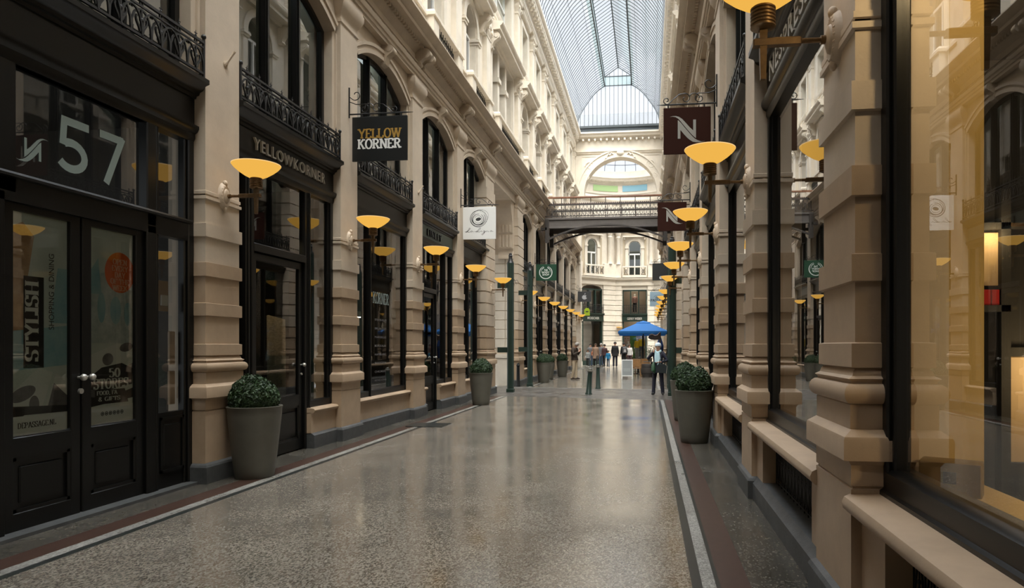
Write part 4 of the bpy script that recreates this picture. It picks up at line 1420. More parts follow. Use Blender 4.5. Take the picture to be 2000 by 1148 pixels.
# ================================================================== END WALL with the big arch
XA, XB = -6.1, 2.1
AC = -1.95; AR = 2.58; AZ = 12.34
g = G()
yw = YEND
def ep(x, z, d=0): return (x, yw - d, z)
N = 28
arcp = [(AC + AR * math.cos(PI * i / N), AZ + AR * math.sin(PI * i / N)) for i in range(N + 1)]
for (a, za), (b, zb) in zip(arcp, arcp[1:]):
    g.quad(ep(a, za), ep(b, zb), ep(b, 16.7), ep(a, 16.7))
    g.quad(ep(a, za), ep(b, zb), ep(b, zb, -.9), ep(a, za, -.9))
g.quad(ep(AC + AR, AZ), ep(XB, AZ), ep(XB, 16.7), ep(AC + AR, 16.7)); g.quad(ep(XA, AZ), ep(AC - AR, AZ), ep(AC - AR, 16.7), ep(XA, 16.7))
for a, b in ((XA, AC - AR - .25), (AC + AR + .25, XB)):
    g.box(a, b, yw, yw + .9, 0, AZ)
struct('wall_end', g, 'cream', recalc=False, smooth=False)
g = G()
g.prism([(yw + .1, 16.2), (yw - .1, 16.2), (yw - .1, 16.28), (yw - .3, 16.36), (yw - .34, 16.5), (yw - .42, 16.56), (yw - .42, 16.66), (yw + .1, 16.7)], AC - 3.4, AC + 3.4, 'x')
g.prism([(yw + .1, 15.2), (yw - .06, 15.2), (yw - .08, 15.3), (yw - .14, 15.34), (yw - .14, 15.4), (yw + .1, 15.42)], AC - 3.4, AC + 3.4, 'x')
x = AC - 3.1
while x < AC + 3.1:
    g.box(x, x + .12, yw - .28, yw, 16.08, 16.22); x += .42
struct('trim_51', g, 'cream')
g = G()
for r0, r1, d in ((AR, AR + .14, .1), (AR + .14, AR + .44, .06), (AR + .44, AR + .54, .12)):
    for i in range(N):
        t0, t1 = PI * i / N, PI * (i + 1) / N
        p = [(AC + r * math.cos(t), AZ + r * math.sin(t)) for r, t in ((r0, t0), (r0, t1), (r1, t1), (r1, t0))]
        g.quad(*[ep(a, z, d) for a, z in p]); g.quad(ep(*p[0], d), ep(*p[1], d), ep(*p[1], 0), ep(*p[0], 0)); g.quad(ep(*p[3], d), ep(*p[2], d), ep(*p[2], 0), ep(*p[3], 0))
for sg in (-1, 1):
    x = AC + sg * (AR + .28)
    g.box(x - .3, x + .3, yw - .16, yw, AZ - .2, AZ)
g.ball((AC, yw - .1, AZ + AR + .3), .26, 12, 8, sy=.5, sz=.8)
for sg in (-1, 1):     # relief scrolls
    for k in range(3):
        g.tube([(AC + sg * (.5 + .22 * k), yw - .08, AZ + AR + .2 - .07 * k * k), (AC + sg * (.62 + .22 * k), yw - .12, AZ + AR + .3 - .08 * k * k), (AC + sg * (.7 + .22 * k), yw - .08, AZ + AR + .16 - .1 * k * k)], .05, 6)
    sp = spiral(AC + sg * 2.15, AZ + 2.0, .05, .34, 0, 540, 30)
    g.tube([(a, yw - .04, b) for a, b in sp], .045, 5)
    sp = spiral(AC + sg * 2.4, AZ + 1.2, .05, .22, 0, 500, 24)
    g.tube([(a, yw - .04, b) for a, b in sp], .04, 5)
    g.box(min(AC + sg * 1.0, AC + sg * 2.75), max(AC + sg * 1.0, AC + sg * 2.75), yw - .03, yw, 15.02, 15.07)
    g.box(min(AC + sg * 2.72, AC + sg * 2.77), max(AC + sg * 2.72, AC + sg * 2.77), yw - .03, yw, 13.2, 15.07)
struct('trim_52', g, 'cream')
g = G()
for a, b in ((XA + 1.2, AC - AR - .25), (AC + AR + .25, XB - .7)):
    z = .9
    while z < 7.2:
        g.box(a, b, yw - .05, yw + .02, z, z + .36); z += .40
    g.box(a, b, yw - .12, yw + .02, 0, .85)
    g.prism([(yw, 7.4), (yw - .1, 7.4), (yw - .1, 7.6), (yw - .4, 7.8), (yw - .45, 8.1), (yw, 8.15)], a, b, 'x')
struct('trim_53', g, 'cream', smooth=False)

# ================================================================== ROTUNDA beyond
RX = -1.9
def seg_matrix(p0, p1):
    # local: x along the wall, y = towards the viewer (out of the wall), z up
    a = Vector((*p0, 0)); b = Vector((*p1, 0)); ux = (b - a).normalized(); out = Vector((ux.y, -ux.x, 0))
    m = Matrix(((ux.x, out.x, 0, a.x), (ux.y, out.y, 0, a.y), (0, 0, 1, 0), (0, 0, 0, 1)))
    return m, (b - a).length
RW = [((-8.2, 49.4), (-6.3, 53.6)), ((-6.3, 53.6), (-2.75, 57.0)), ((-2.75, 57.0), (.55, 57.0)), ((.55, 57.0), (4.0, 53.6)), ((4.0, 53.6), (5.6, 49.4))]
def wallp(g, L, holes, z1=13.85):
    # wall in local x with rectangular holes (x0,x1,z0,z1,archrise)
    xs_ = sorted(set([0, L] + [h[0] for h in holes] + [h[1] for h in holes]))
    for a, b in zip(xs_, xs_[1:]):
        hh = sorted([h for h in holes if h[0] <= a + 1e-6 and h[1] >= b - 1e-6], key=lambda h: h[2])
        z = 0
        for h in hh:
            if h[2] > z: g.quad((a, 0, z), (b, 0, z), (b, 0, h[2]), (a, 0, h[2]))
            n = 12; prev = None
            for i in range(n + 1):
                x = a + (b - a) * i / n
                t = (x - (h[0] + h[1]) / 2) / ((h[1] - h[0]) / 2)
                zz = h[3] + h[4] * math.sqrt(max(1 - t * t, 0))
                if prev:
                    g.quad((prev[0], 0, prev[1]), (x, 0, zz), (x, 0, h[3] + h[4]), (prev[0], 0, h[3] + h[4]))
                    g.quad((prev[0], 0, prev[1]), (x, 0, zz), (x, -.25, zz), (prev[0], -.25, prev[1]))
                prev = (x, zz)
            for x in (h[0], h[1]): g.quad((x, 0, h[2]), (x, -.25, h[2]), (x, -.25, h[3]), (x, 0, h[3]))
            z = h[3] + h[4]
        g.quad((a, 0, z), (b, 0, z), (b, 0, z1), (a, 0, z1))
rot_items = []
for wi, (p0, p1) in enumerate(RW):
    m, L = seg_matrix(p0, p1)
    c = L / 2
    w = 1.0 if wi != 1 else 1.05
    holes = [(c - w, c + w, 0, 3.6, 0), (c - w, c + w, 4.15, 6.15, 0 if wi == 2 else .35), (c - .52, c + .52, 7.45, 9.75, .52)]
    if wi in (0, 4): holes = holes[:1]
    g = G(); wallp(g, L, holes)
    g.tf = None
    g.v = [tuple(m @ Vector(p)) for p in g.v]
    struct('wall_rotunda_%s' % ['far_left', 'left', 'centre', 'right', 'far_right'][wi], g, 'cream', recalc=False, smooth=False)
    # mouldings
    g = G(); g.tf = m
    g.prism([(0, 6.55), (.2, 6.55), (.2, 6.95), (.42, 7.02), (.46, 7.15), (0, 7.2)], -.1, L + .1, 'x')
    g.prism([(0, 3.62), (.06, 3.62), (.06, 4.1), (0, 4.12)], 0, L, 'x')
    g.prism([(0, 10.9), (.1, 10.9), (.1, 11.2), (.32, 11.3), (.36, 11.45), (0, 11.5)], -.1, L + .1, 'x')
    g.prism([(0, 13.4), (.1, 13.4), (.2, 13.55), (.2, 13.7), (0, 13.75)], -.1, L + .1, 'x')
    # block joints on the ground storey, pilasters above
    for x0, x1 in ((.0, c - w - .06), (c + w + .06, L)):
        z = .3
        while z < 6.4:
            g.box(x0 + .01, x1 - .01, 0, .13, z, z + .38)
            z += .42
        g.box(x0 - .02, x1 + .02, 0, .2, 3.55, 3.66)
        g.box(x0, x1, 0, .17, 0, .3)
        xc = (x0 + x1) / 2
        g.bbox(x0 + .02, x1 - .02, 0, .25, 7.2, 8.3, .02)
        g.lathe([(.22, 8.3), (.19, 8.4), (.17, 8.6), (.16, 10.4), (.2, 10.5), (.2, 10.55), (.17, 10.6), (.23, 10.8), (.24, 10.9)], 12, (xc, .14, 0))
    if wi in (1, 2, 3):
        for sx in (-1, 1):
            a, b = c + sx * .52, c + sx * .78
            g.box(min(a, b), max(a, b), 0, .08, 7.5, 9.7); g.box(min(a, b) - .03, max(a, b) + .03, 0, .13, 9.62, 9.75)
        for i in range(14):
            t0, t1 = PI * i / 14, PI * (i + 1) / 14
            p = [(c + r * math.cos(t), 9.75 + r * math.sin(t)) for r, t in ((.52, t0), (.52, t1), (.76, t1), (.76, t0))]
            g.quad(*[(a, .08, z) for a, z in p]); g.quad(*[(p[k][0], dd, p[k][1]) for k, dd in ((3, .08), (2, .08), (2, 0), (3, 0))])
        g.box(c - .95, c + .95, 0, .3, 10.55, 10.66); g.bbox(c - .9, c - .76, 0, .22, 10.35, 10.56, .02); g.bbox(c + .76, c + .9, 0, .22, 10.35, 10.56, .02)
    tr = struct('trim_%d' % (60 + wi), g, 'cream')
    if wi in (1, 2, 3):
        g = G(); g.tf = m
        for sx in (-1, 1):
            a, b = c + sx * .80, c + sx * (w - .02)
            g.box(min(a, b), max(a, b), -.01, .03, 7.45, 10.5)
        struct('trim_%d' % (80 + wi), g, M['tanwall'])
    if wi in (0, 4): continue
    # arched window
    wd = empty('window_%d' % wn); wd['kind'] = 'structure'; wn += 1
    g = G(); g.tf = m
    g.box(c - .5, c - .44, -.16, -.08, 7.45, 9.75); g.box(c + .44, c + .5, -.16, -.08, 7.45, 9.75); g.box(c - .5, c + .5, -.16, -.08, 9.1, 9.22); g.box(c - .045, c + .045, -.16, -.06, 7.45, 9.2)
    g.tube([(c + .49 * math.cos(PI * i / 12), -.12, 9.75 + .49 * math.sin(PI * i / 12)) for i in range(13)], .03, 4)
    g.build('window_frame', 'white', wd)
    g = G(); g.tf = m
    pp = [(c + .5 * math.cos(PI * i / 12), -.12, 9.75 + .5 * math.sin(PI * i / 12)) for i in range(13)]
    g.add([(c + .5, -.12, 7.45)] + pp + [(c - .5, -.12, 7.45)], [tuple(range(15))]); g.build('pane', 'upglass', wd, recalc=False)
    bl = thing('stone_balcony', ['', 'stone balcony with lattice panels under the left angled rotunda window', 'stone balcony with four lattice panels under the central rotunda window', 'stone balcony with lattice panels under the right angled rotunda window'][wi], 'balcony')
    g = G(); g.tf = m
    g.bbox(c - 1.0, c + 1.0, .3, .42, 8.02, 8.12, .015); g.box(c - 1.0, c + 1.0, .02, .42, 7.2, 7.38)
    for k in range(5): g.box(c - 1.0 + k * .48, c - .92 + k * .48, .31, .41, 7.38, 8.04)
    g.build('balcony_frame', 'cream', bl)
    g = G(); g.tf = m
    for k in range(4):
        a = c - .9 + k * .48; b = a + .36
        g.tube([(a, .36, 7.4), (b, .36, 8.0)], .018, 4); g.tube([(b, .36, 7.4), (a, .36, 8.0)], .018, 4)
        g.tube([((a + b) / 2 + .12 * math.cos(t * PI / 5), .36, 7.7 + .14 * math.sin(t * PI / 5)) for t in range(10)], .016, 4, True)
    g.build('lattice', 'iron', bl)
    # back of the rooms
    g = G(); g.tf = m
    g.quad((c - 1.3, -.6, 7.3), (c + 1.3, -.6, 7.3), (c + 1.3, -.6, 10.6), (c - 1.3, -.6, 10.6))
    struct('wall_blind_rotunda_%s' % 'xlcr'[wi].replace('l', 'left').replace('c', 'centre').replace('r', 'right'), g, 'blind', recalc=False)
    rot_items.append((wi, m, c, w))
    # shopfront
    sf = thing('shopfront', {1: 'dark angled shopfront with arched upper window at the back left of the rotunda', 2: 'dark green central shopfront at the far end with pale fascia letters and mannequins',
                             3: 'dark angled shopfront at the back right of the rotunda, hidden mostly by the row'}[wi], 'shopfront', group='black timber shopfronts')
    g = G(); g.tf = m
    g.prism([(-.1, 3.55), (.15, 3.55), (.18, 3.6), (.18, 4.02), (.3, 4.08), (.34, 4.2), (-.1, 4.24)], c - w - .04, c + w + .04, 'x')
    g.box(c - w, c - w + .1, -.15, .08, 0, 3.6); g.box(c + w - .1, c + w, -.15, .08, 0, 3.6)
    g.box(c - w, c - w + .08, -.15, .04, 4.2, 6.2); g.box(c + w - .08, c + w, -.15, .04, 4.2, 6.2); g.box(c - w, c + w, -.15, .04, 6.08, 6.2)
    for u in (-.33, .33): g.box(c + u - .05, c + u + .05, -.15, .06, 4.2, 6.1)
    g.box(c - w, c + w, -.15, .02, 0, .35)
    g.build('frame', 'green', sf)
    g = G(); g.tf = m
    g.quad((c - w, -.1, .35), (c + w, -.1, .35), (c + w, -.1, 3.6), (c - w, -.1, 3.6)); g.quad((c - w, -.1, 4.2), (c + w, -.1, 4.2), (c + w, -.1, 6.1), (c - w, -.1, 6.1))
    g.build('pane', 'glass', sf, recalc=False)
    g = G(); g.tf = m
    txt = {1: 'MOSSCHER', 2: 'GERRY WEBER', 3: ''}[wi]
    if txt:
        put_sans(g, txt, lambda x, z, t: (x, .19 + t, z), c - .62, c + .62, 3.70, 3.90, bold=.012, thick=.02)
        g.build('fascia_letters', 'letter', sf, recalc=False)
    rl = thing('iron_railing', ['', 'iron railing on the left angled rotunda shopfront', 'iron railing in front of the upper mannequin window of the central far shop', 'iron railing on the right angled rotunda shopfront'][wi], 'railing', group='cast iron railings above the shopfronts')
    g = G(); g.tf = m
    g.tube([(c - w, .22, 4.9), (c + w, .22, 4.9)], .02, 4); g.tube([(c - w, .22, 4.32), (c + w, .22, 4.32)], .02, 4)
    n = 12
    for k in range(n + 1):
        x = c - w + 2 * w * k / n
        g.tube([(x, .22, 4.22), (x, .22, 4.95)], .013, 4)
        if k < n:
            xx = x + w / n
            g.tube([(xx + .06 * math.cos(t * PI / 4), .22, 4.62 + .12 * math.sin(t * PI / 4)) for t in range(8)], .012, 4, True)
    g.build('rail', 'iron', rl)
# room boxes behind the rotunda shops
for wi, m, c, w in rot_items:
    g = G(); g.tf = m
    for z0, z1 in ((0, 3.7), (4.1, 6.6)):
        g.quad((c - 1.5, -1.6, z0), (c + 1.5, -1.6, z0), (c + 1.5, -1.6, z1), (c - 1.5, -1.6, z1))
        g.quad((c - 1.5, -1.6, z0), (c - 1.5, -.2, z0), (c - 1.5, -.2, z1), (c - 1.5, -1.6, z1)); g.quad((c + 1.5, -1.6, z0), (c + 1.5, -.2, z0), (c + 1.5, -.2, z1), (c + 1.5, -1.6, z1))
        g.quad((c - 1.5, -1.6, z0 + .03), (c + 1.5, -1.6, z0 + .03), (c + 1.5, -.1, z0 + .03), (c - 1.5, -.1, z0 + .03)); g.quad((c - 1.5, -1.6, z1), (c + 1.5, -1.6, z1), (c + 1.5, -.1, z1), (c - 1.5, -.1, z1))
    struct('wall_room_rotunda_%s' % ['', 'left', 'centre', 'right'][wi], g, plain('shop_wall_%d' % wi, (.42, .36, .30), .7), recalc=False)
# central shop display: green panel, poster face panel
m2, L2 = seg_matrix(*RW[2]); c2 = L2 / 2
o = thing('green_backdrop', 'vivid green backdrop panel behind the yellow mannequins in the far window', 'panel')
g = G(); g.tf = m2; g.bbox(c2 - .40, c2 + .1, -.9, -.86, .5, 3.0, .01); g.build('board', plain('leaf_green_print', (.07, .2, .03), .6, col2=(.02, .09, .01), scale=6), o)
o = thing('face_poster', 'large window poster of a woman face beside the green backdrop', 'poster')
g = G(); g.tf = m2; g.box(c2 - .95, c2 - .42, -.7, -.67, .6, 3.0); g.build('sheet', plain('face_print_skin', (.5, .36, .3), .6), o)
g = G(); g.tf = m2
for ex in (-.8, -.58): g.add([(c2 + ex + .07 * math.cos(t * PI / 6), -.66, 2.15 + .025 * math.sin(t * PI / 6)) for t in range(12)], [tuple(range(12))])
g.add([(c2 - .69 + .08 * math.cos(t * PI / 6), -.66, 1.6 + .03 * math.sin(t * PI / 6)) for t in range(12)], [tuple(range(12))])
g.add([(c2 - .95, -.66, 2.35), (c2 - .42, -.66, 2.35), (c2 - .42, -.66, 3.0), (c2 - .95, -.66, 3.0)], [(0, 1, 2, 3)])
g.build('face_features', plain('face_print_dark', (.12, .07, .05), .6), o, recalc=False)
# ring of the drum: curved frieze with coloured panels and glass dome
RR = 4.5; RY = 53.1
g = G()
ringp = [(RR + .6, 13.72), (RR, 13.72), (RR - .05, 14.2), (RR - .1, 14.25), (RR - .1, 14.32), (RR, 14.36), (RR, 15.1), (RR - .12, 15.16), (RR - .12, 15.24), (RR - .3, 15.32), (RR - .34, 15.46), (RR - .42, 15.55), (RR, 15.62), (RR, 16.2)]
g.lathe(ringp, 64, (RX, RY, 0), a0=math.radians(8), a1=math.radians(172))
for k in range(60):
    a = math.radians(10 + 160 * k / 59)
    g.ball((RX + (RR - .2) * math.cos(a), RY + (RR - .2) * math.sin(a), 15.27), .05, 6, 4)
struct('wall_drum', g, 'cream')
for a0, a1, mt, nn in ((98, 126, plain('green_frieze_paint', (.36, .52, .24), .6), 70), (66, 93, plain('blue_frieze_paint', (.22, .42, .52), .6), 71)):
    g = G(); g.lathe([(RR - .03, 14.5), (RR - .03, 15.0)], 16, (RX, RY, 0), a0=math.radians(a0), a1=math.radians(a1))
    struct('trim_%d' % nn, g, mt, recalc=False)
dome = empty('ceiling_dome'); dome['kind'] = 'structure'
g = G(); g.lathe([(RR * math.cos(t * PI / 24), 16.2 + 1.9 * math.sin(t * PI / 24)) for t in range(12)], 48, (RX, RY, 0)); g.build('dome_glazing', 'roofglass', dome, recalc=False)
g = G()
for k in range(32):
    a = 2 * PI * k / 32
    g.tube([(RX + RR * math.cos(t * PI / 24) * math.cos(a), RY + RR * math.cos(t * PI / 24) * math.sin(a), 16.2 + 1.9 * math.sin(t * PI / 24)) for t in range(12)], .025, 4)
for t in (2, 4, 6, 8):
    g.tube([(RX + RR * math.cos(t * PI / 24) * math.cos(a * PI / 24), RY + RR * math.cos(t * PI / 24) * math.sin(a * PI / 24), 16.2 + 1.9 * math.sin(t * PI / 24)) for a in range(48)], .025, 4, True)
g.build('dome_ribs', 'roofbar', dome)
# rotunda sconce lamp on the big pier
sc = thing('wall_sconce', 'cream fluted sconce with small lit top on the pier left of the far central shop', 'lamp')
g = G(); g.lathe([(.02, 2.35), (.07, 2.5), (.10, 2.7), (.2, 2.95), (.24, 3.05)], 14, (-2.35, 56.68, 0)); g.build('sconce_body', 'sand', sc)
g = G(); g.lathe([(.24, 3.05), (.25, 3.12), (.02, 3.1)], 14, (-2.35, 56.68, 0)); g.build('sconce_glass', 'bowl', sc)

# ================================================================== FOOTBRIDGE
br = thing('footbridge', 'brown steel footbridge with arched girder and wooden handrail crossing at cornice level', 'bridge')
bx0, bx1, by0, by1 = -4.9, .92, 32.3, 34.0
g = G()
for yy in (by0, by1 - .12):
    g.box(bx0, bx1, yy, yy + .12, 7.22, 7.60)
    g.bbox(bx0, bx1, yy - .05, yy + .17, 7.58, 7.68, .01); g.bbox(bx0, bx1, yy - .03, yy + .15, 7.18, 7.24, .01)
g.box(bx0, bx1, by0, by1, 7.60, 7.66)
g.build('deck', 'bridge', br)
for yy in (by0 - .04, by1 - .04):
    g = G(); n = 24
    bm_ = (bx0 + bx1) / 2; hw = (bx1 - bx0) / 2
    P = [(bm_ + hw * math.cos(PI - PI * i / n * 1.0) if False else bx0 + (bx1 - bx0) * i / n, 6.62 + .72 * (1 - ((i / n) * 2 - 1) ** 2)) for i in range(n + 1)]
    for (a, za), (b, zb) in zip(P, P[1:]):
        for dz in (0, .0):
            v = [(a, yy, za - .07), (b, yy, zb - .07), (b, yy, zb), (a, yy, za), (a, yy + .16, za - .07), (b, yy + .16, zb - .07), (b, yy + .16, zb), (a, yy + .16, za)]
        g.add(v, [(0, 1, 2, 3), (4, 7, 6, 5), (0, 4, 5, 1), (3, 2, 6, 7)])
    g.build('arch_rib', 'bridgedark', br)
for xx in (bx0 + .02, bx1 - .2):
    for yy in (by0 - .06, by1 - .16):
        g = G()
        g.box(xx, xx + .18, yy, yy + .2, 6.5, 7.6)
        g.box(xx - .2 if xx < 0 else xx + .1, xx + .08 if xx < 0 else xx + .38, yy, yy + .2, 7.1, 7.22)
        g.build('end_bracket', 'bridgedark', br, smooth=False)
for yy in (by0 + .03, by1 - .09):
    g = G(); g.bbox(bx0 - .12, bx1 + .05, yy - .05, yy + .07, 8.60, 8.68, .02); g.build('handrail', 'wood', br)
    g = G()
    g.box(bx0, bx1, yy, yy + .03, 8.26, 8.34); g.box(bx0, bx1, yy, yy + .03, 7.74, 7.78)
    x = bx0 + .1
    while x < bx1:
        g.tube([(x, yy + .015, 7.66), (x, yy + .015, 8.62)], .018, 5); x += .98 / 1.4
    x = bx0 + .05
    while x < bx1 - .1:
        g.ball((x, yy + .015, 8.36), .03, 5, 4); x += .09
    g.build('post_rail', 'bridgedark', br)
    g = G(); x = bx0 + .1; st = .175
    while x < bx1 - .12:
        c = x + st / 2
        g.tube([(x, yy + .015, 7.8), (c, yy + .015, 8.1), (x + st, yy + .015, 7.8)], .012, 4)
        g.tube([(x, yy + .015, 8.25), (c, yy + .015, 7.95), (x + st, yy + .015, 8.25)], .012, 4)
        g.tube([(c + .055 * math.cos(t * PI / 4), yy + .015, 8.03 + .075 * math.sin(t * PI / 4)) for t in range(8)], .012, 4, True)
        g.tube([(c, yy + .015, 7.78), (c, yy + .015, 7.95)], .02, 4)
        x += st
    g.build('lattice_panel', 'bridgedark', br)

# ================================================================== GATE POSTS, BOLLARDS
def gatepost(x, y, h, r, label, arm=None):
    o = thing('gate_post', label, 'post', (x, y, 0), 0, 'green gate posts at the cross street')
    g = G(); g.bbox(-r, r, -r, r, 0, .12, .01); g.lathe([(r * .95, .1), (r * .95, h - .35)], 12, cap=True); g.build('shaft', 'green', o)
    g = G(); g.lathe([(r * .95, h - .35), (r * .7, h - .28), (r * .55, h - .22), (r * .5, h - .12), (r * .62, h - .1), (r * .4, h - .07), (r * .45, h - .03), (.002, h)], 12); g.build('finial', 'iron', o)
    g = G()
    for k in range(6):
        a = k * PI / 3 + .3
        g.tube([(0, 0, h - 1.0), (.22 * math.cos(a), .22 * math.sin(a), h - .92), (.36 * math.cos(a), .36 * math.sin(a), h - 1.12)], [.012, .009, .003], 4)
    g.build('spikes', 'iron', o)
    if arm:
        for z in (1.35, 3.55):
            g = G(); g.box(min(0, arm), max(0, arm), -.03, .03, z, z + .18)
            g.build('wall_bracket', 'green', o, smooth=False)
gatepost(-4.66, 22.9, 4.75, .125, 'dark green gate post with spiked collar, nearer one left of the street crossing', -.45)
gatepost(-4.56, 26.2, 4.85, .115, 'dark green gate post with spiked collar, farther one left of the street crossing', -.45)
gatepost(.76, 21.9, 5.05, .135, 'thick dark green gate post on the right behind the woman with the pale hat', .3)
gatepost(.82, 26.0, 4.85, .115, 'dark green gate post on the far right corner of the street crossing, mostly hidden', .25)
def bollard(x, y, h, r, label, lean=0.0, col='green'):
    o = thing('bollard', label, 'bollard', (x, y, 0), 0, 'street bollards')
    o.rotation_euler = (0, lean, 0)
    g = G(); g.lathe([(r * 1.25, -.02), (r * 1.25, .03), (r, .06), (r * .78, h - .14)], 14); g.build('shaft', col, o)
    g = G(); g.lathe([(r * .78, h - .14), (r * .98, h - .12), (r * .98, h - .09), (r * .72, h - .07), (r * .72, h - .04), (r * .5, h - .015), (.002, h)], 14); g.build('cap', 'pot' if col == 'green' else col, o)
bollard(-1.92, 22.15, .86, .095, 'dark green bollard leaning slightly to the right, nearer of the two in the middle', .07)
bollard(-1.83, 25.1, .90, .085, 'upright dark green bollard, farther of the two in the middle')
bollard(-4.99, 26.0, .92, .075, 'short black round-topped bollard beside the far left gate post', 0, 'black')

# ================================================================== PLANTERS
leafg = {}
def shrub_mesh(seed, mat, n=5200, lf=.026):
    rnd = random.Random(seed)
    g = G()
    lumps = [(rnd.gauss(0, 1), rnd.gauss(0, 1), rnd.gauss(.3, 1), .2) for _ in range(40)]
    def rad(d):
        v = 1.0
        for lx, ly, lz, s_ in lumps:
            l = Vector((lx, ly, lz)).normalized(); dd = (d - l).length
            v += .075 * math.exp(-(dd / .24) ** 2)
        return v * .88
    for _ in range(n):
        z = rnd.uniform(-.5, 1); a = rnd.uniform(0, 2 * PI); q = math.sqrt(1 - z * z)
        d = Vector((q * math.cos(a), q * math.sin(a), z))
        r = rad(d) * (1 - abs(rnd.gauss(0, .07)))
        p = d * r * .335; p.z = p.z * .93 + .13
        nrm = (d + Vector((rnd.gauss(0, .6), rnd.gauss(0, .6), rnd.gauss(0, .6)))).normalized()
        t = nrm.orthogonal().normalized(); b = nrm.cross(t); an = rnd.uniform(0, PI * 2)
        t, b = t * math.cos(an) + b * math.sin(an), b * math.cos(an) - t * math.sin(an)
        s_ = lf * rnd.uniform(.6, 1.15)
        g.add([p - t * s_, p + b * s_ * .5 + nrm * s_ * .15, p + t * s_, p - b * s_ * .5 + nrm * s_ * .15], [(0, 1, 2), (0, 2, 3)])
    g.lathe([(.02, -.02), (.2, .0), (.255, .1), (.24, .22), (.16, .33), (.02, .375)], 14)
    return g
def planter(name='potted_shrub', seed=3, topr=.318, botr=.222, h=.86, n=5200):
    r = thing(name, 'x', 'planter', group='round boxwood shrubs in tapered pots')
    g = G()
    pr = [(.01, 0), (botr - .012, 0), (botr, .015)] + [(botr + (topr - botr) * (t / 8) ** .92, h * t / 8) for t in range(1, 8)] + [(topr - .006, h - .02), (topr, h - .012), (topr, h), (topr - .02, h + .003), (topr - .035, h - .005), (topr - .04, h - .08), (.01, h - .08)]
    g.lathe(pr, 48); g.build('pot', 'pot', r)
    g = G(); g.lathe([(.01, h - .06), (topr - .045, h - .065)], 24); g.build('soil', 'soil', r)
    g = shrub_mesh(seed, 'leaf', n)
    f = g.build('foliage', 'leaf', r, recalc=False, smooth=False); f.location = (0, 0, h - .04); f.scale = (topr / .335,) * 3
    return r
pr_ = planter()
PL = [(-4.76, 7.80, 0, 1.0, 'boxwood shrub in a tapered grey-green pot, nearest and largest on the left'),
      (-4.46, 17.95, 1, 1.0, 'boxwood shrub in a tapered pot on the left just before the cross street'),
      (.76, 11.45, 2, 1.0, 'boxwood shrub in a tapered pot, nearest on the right'),
      (.78, 14.7, 3, 1.0, 'boxwood shrub in a pot half hidden directly behind the nearest right planter'),
      (-4.43, 28.9, 4, 1.0, 'boxwood shrub in a pot, first of three on the far left past the cross street'),
      (-4.62, 31.6, 5, .95, 'boxwood shrub in a pot almost hidden behind the first far left planter'),
      (-4.32, 34.4, 6, .95, 'boxwood shrub in a pot, farthest left one beside the man in the brown jacket')]
for x, y, k, s_, lb in PL:
    o = dup(pr_, (x, y, 0), k * 1.1, lb); o.scale = (s_,) * 3
kill(pr_)

# ================================================================== HANGING SIGNS
def xy_map(y):       # board plane facing the camera
    return lambda x, z, t: (x, y - t, z)
def bracket(r, s, xw, y, zb, x_in):
    # xw: wall side x, x_in: inner end x ; zb: bar height
    sg = 1 if x_in > xw else -1
    L = abs(x_in - xw)
    g = G()
    g.tube([(xw, y, zb - .06), (xw, y, zb + .46)], .014, 6)
    g.tube([(xw, y, zb), (xw + sg * L * .93, y, zb), (xw + sg * (L + .06), y, zb)], [.014, .013, .003], 6)
    def P(pts): return [(xw + sg * a, y, zb + b) for a, b in pts]
    g.tube(P([(0, .3)] + spiral(.12, .33, .10, .03, 210, 520, 18)[::1]), .008, 5)
    g.tube(P([(.0, .22), (.12, .17), (.24, .17)] + spiral(.27, .09, .085, .02, 80, -330, 20)), .008, 5)
    g.tube(P(spiral(.50, .09, .02, .085, 430, 90, 20) + [(.60, .16), (.70, .08)] + spiral(.80, .07, .065, .015, 215, 640, 22)), .008, 5)
    g.tube(P(spiral(.36, .09, .085, .085, 180, 20, 8)), .008, 5)
    g.build('scroll_bracket', 'iron', r)
    g = G()
    for q in (.22, .86):
        g.tube([(xw + sg * q * L, y, zb), (xw + sg * q * L, y, zb - .08)], .013, 6)
    g.build('hanger', 'iron', r)
def sign(label, s, y, x0, x1, z0, z1, boardmat, zbar=None):
    r = thing('hanging_sign', label, 'sign')
    zbar = zbar or z1 + .055
    xw = -5.1 if s == 'L' else 1.1
    bracket(r, s, xw, y, zbar, x1 + .04 if s == 'L' else x0 - .05)
    g = G(); g.bbox(x0, x1, y - .018, y + .018, z0, z1, .004); g.build('board', boardmat, r)
    return r
PY = PIERS
brown = plain('dark_brown_board', (.036, .014, .010), .9, spec=.08)
# black two-word sign
yk = PY[2] - .02
r = sign('black square hanging sign with YELLOW in ochre over KORNER in white', 'L', yk, -5.04, -4.06, 4.75, 5.51, plain('black_board', (.006, .007, .007), .4))
mp = xy_map(yk - .0185)
g = G(); put_serif(g, 'YELLOW', mp, -4.93, -4.17, 5.14, 5.30, fat=.19, thin=.12, slab=.16, gap=.0); g.build('ochre_lettering', plain('ochre_ink', (.33, .19, .03), .5), r, recalc=False)
g = G(); put_serif(g, 'KORNER', mp, -4.94, -4.17, 4.96, 5.125, fat=.21, thin=.13, slab=.17, gap=.0); g.build('white_lettering', plain('white_ink', (.72, .72, .70), .5), r, recalc=False)
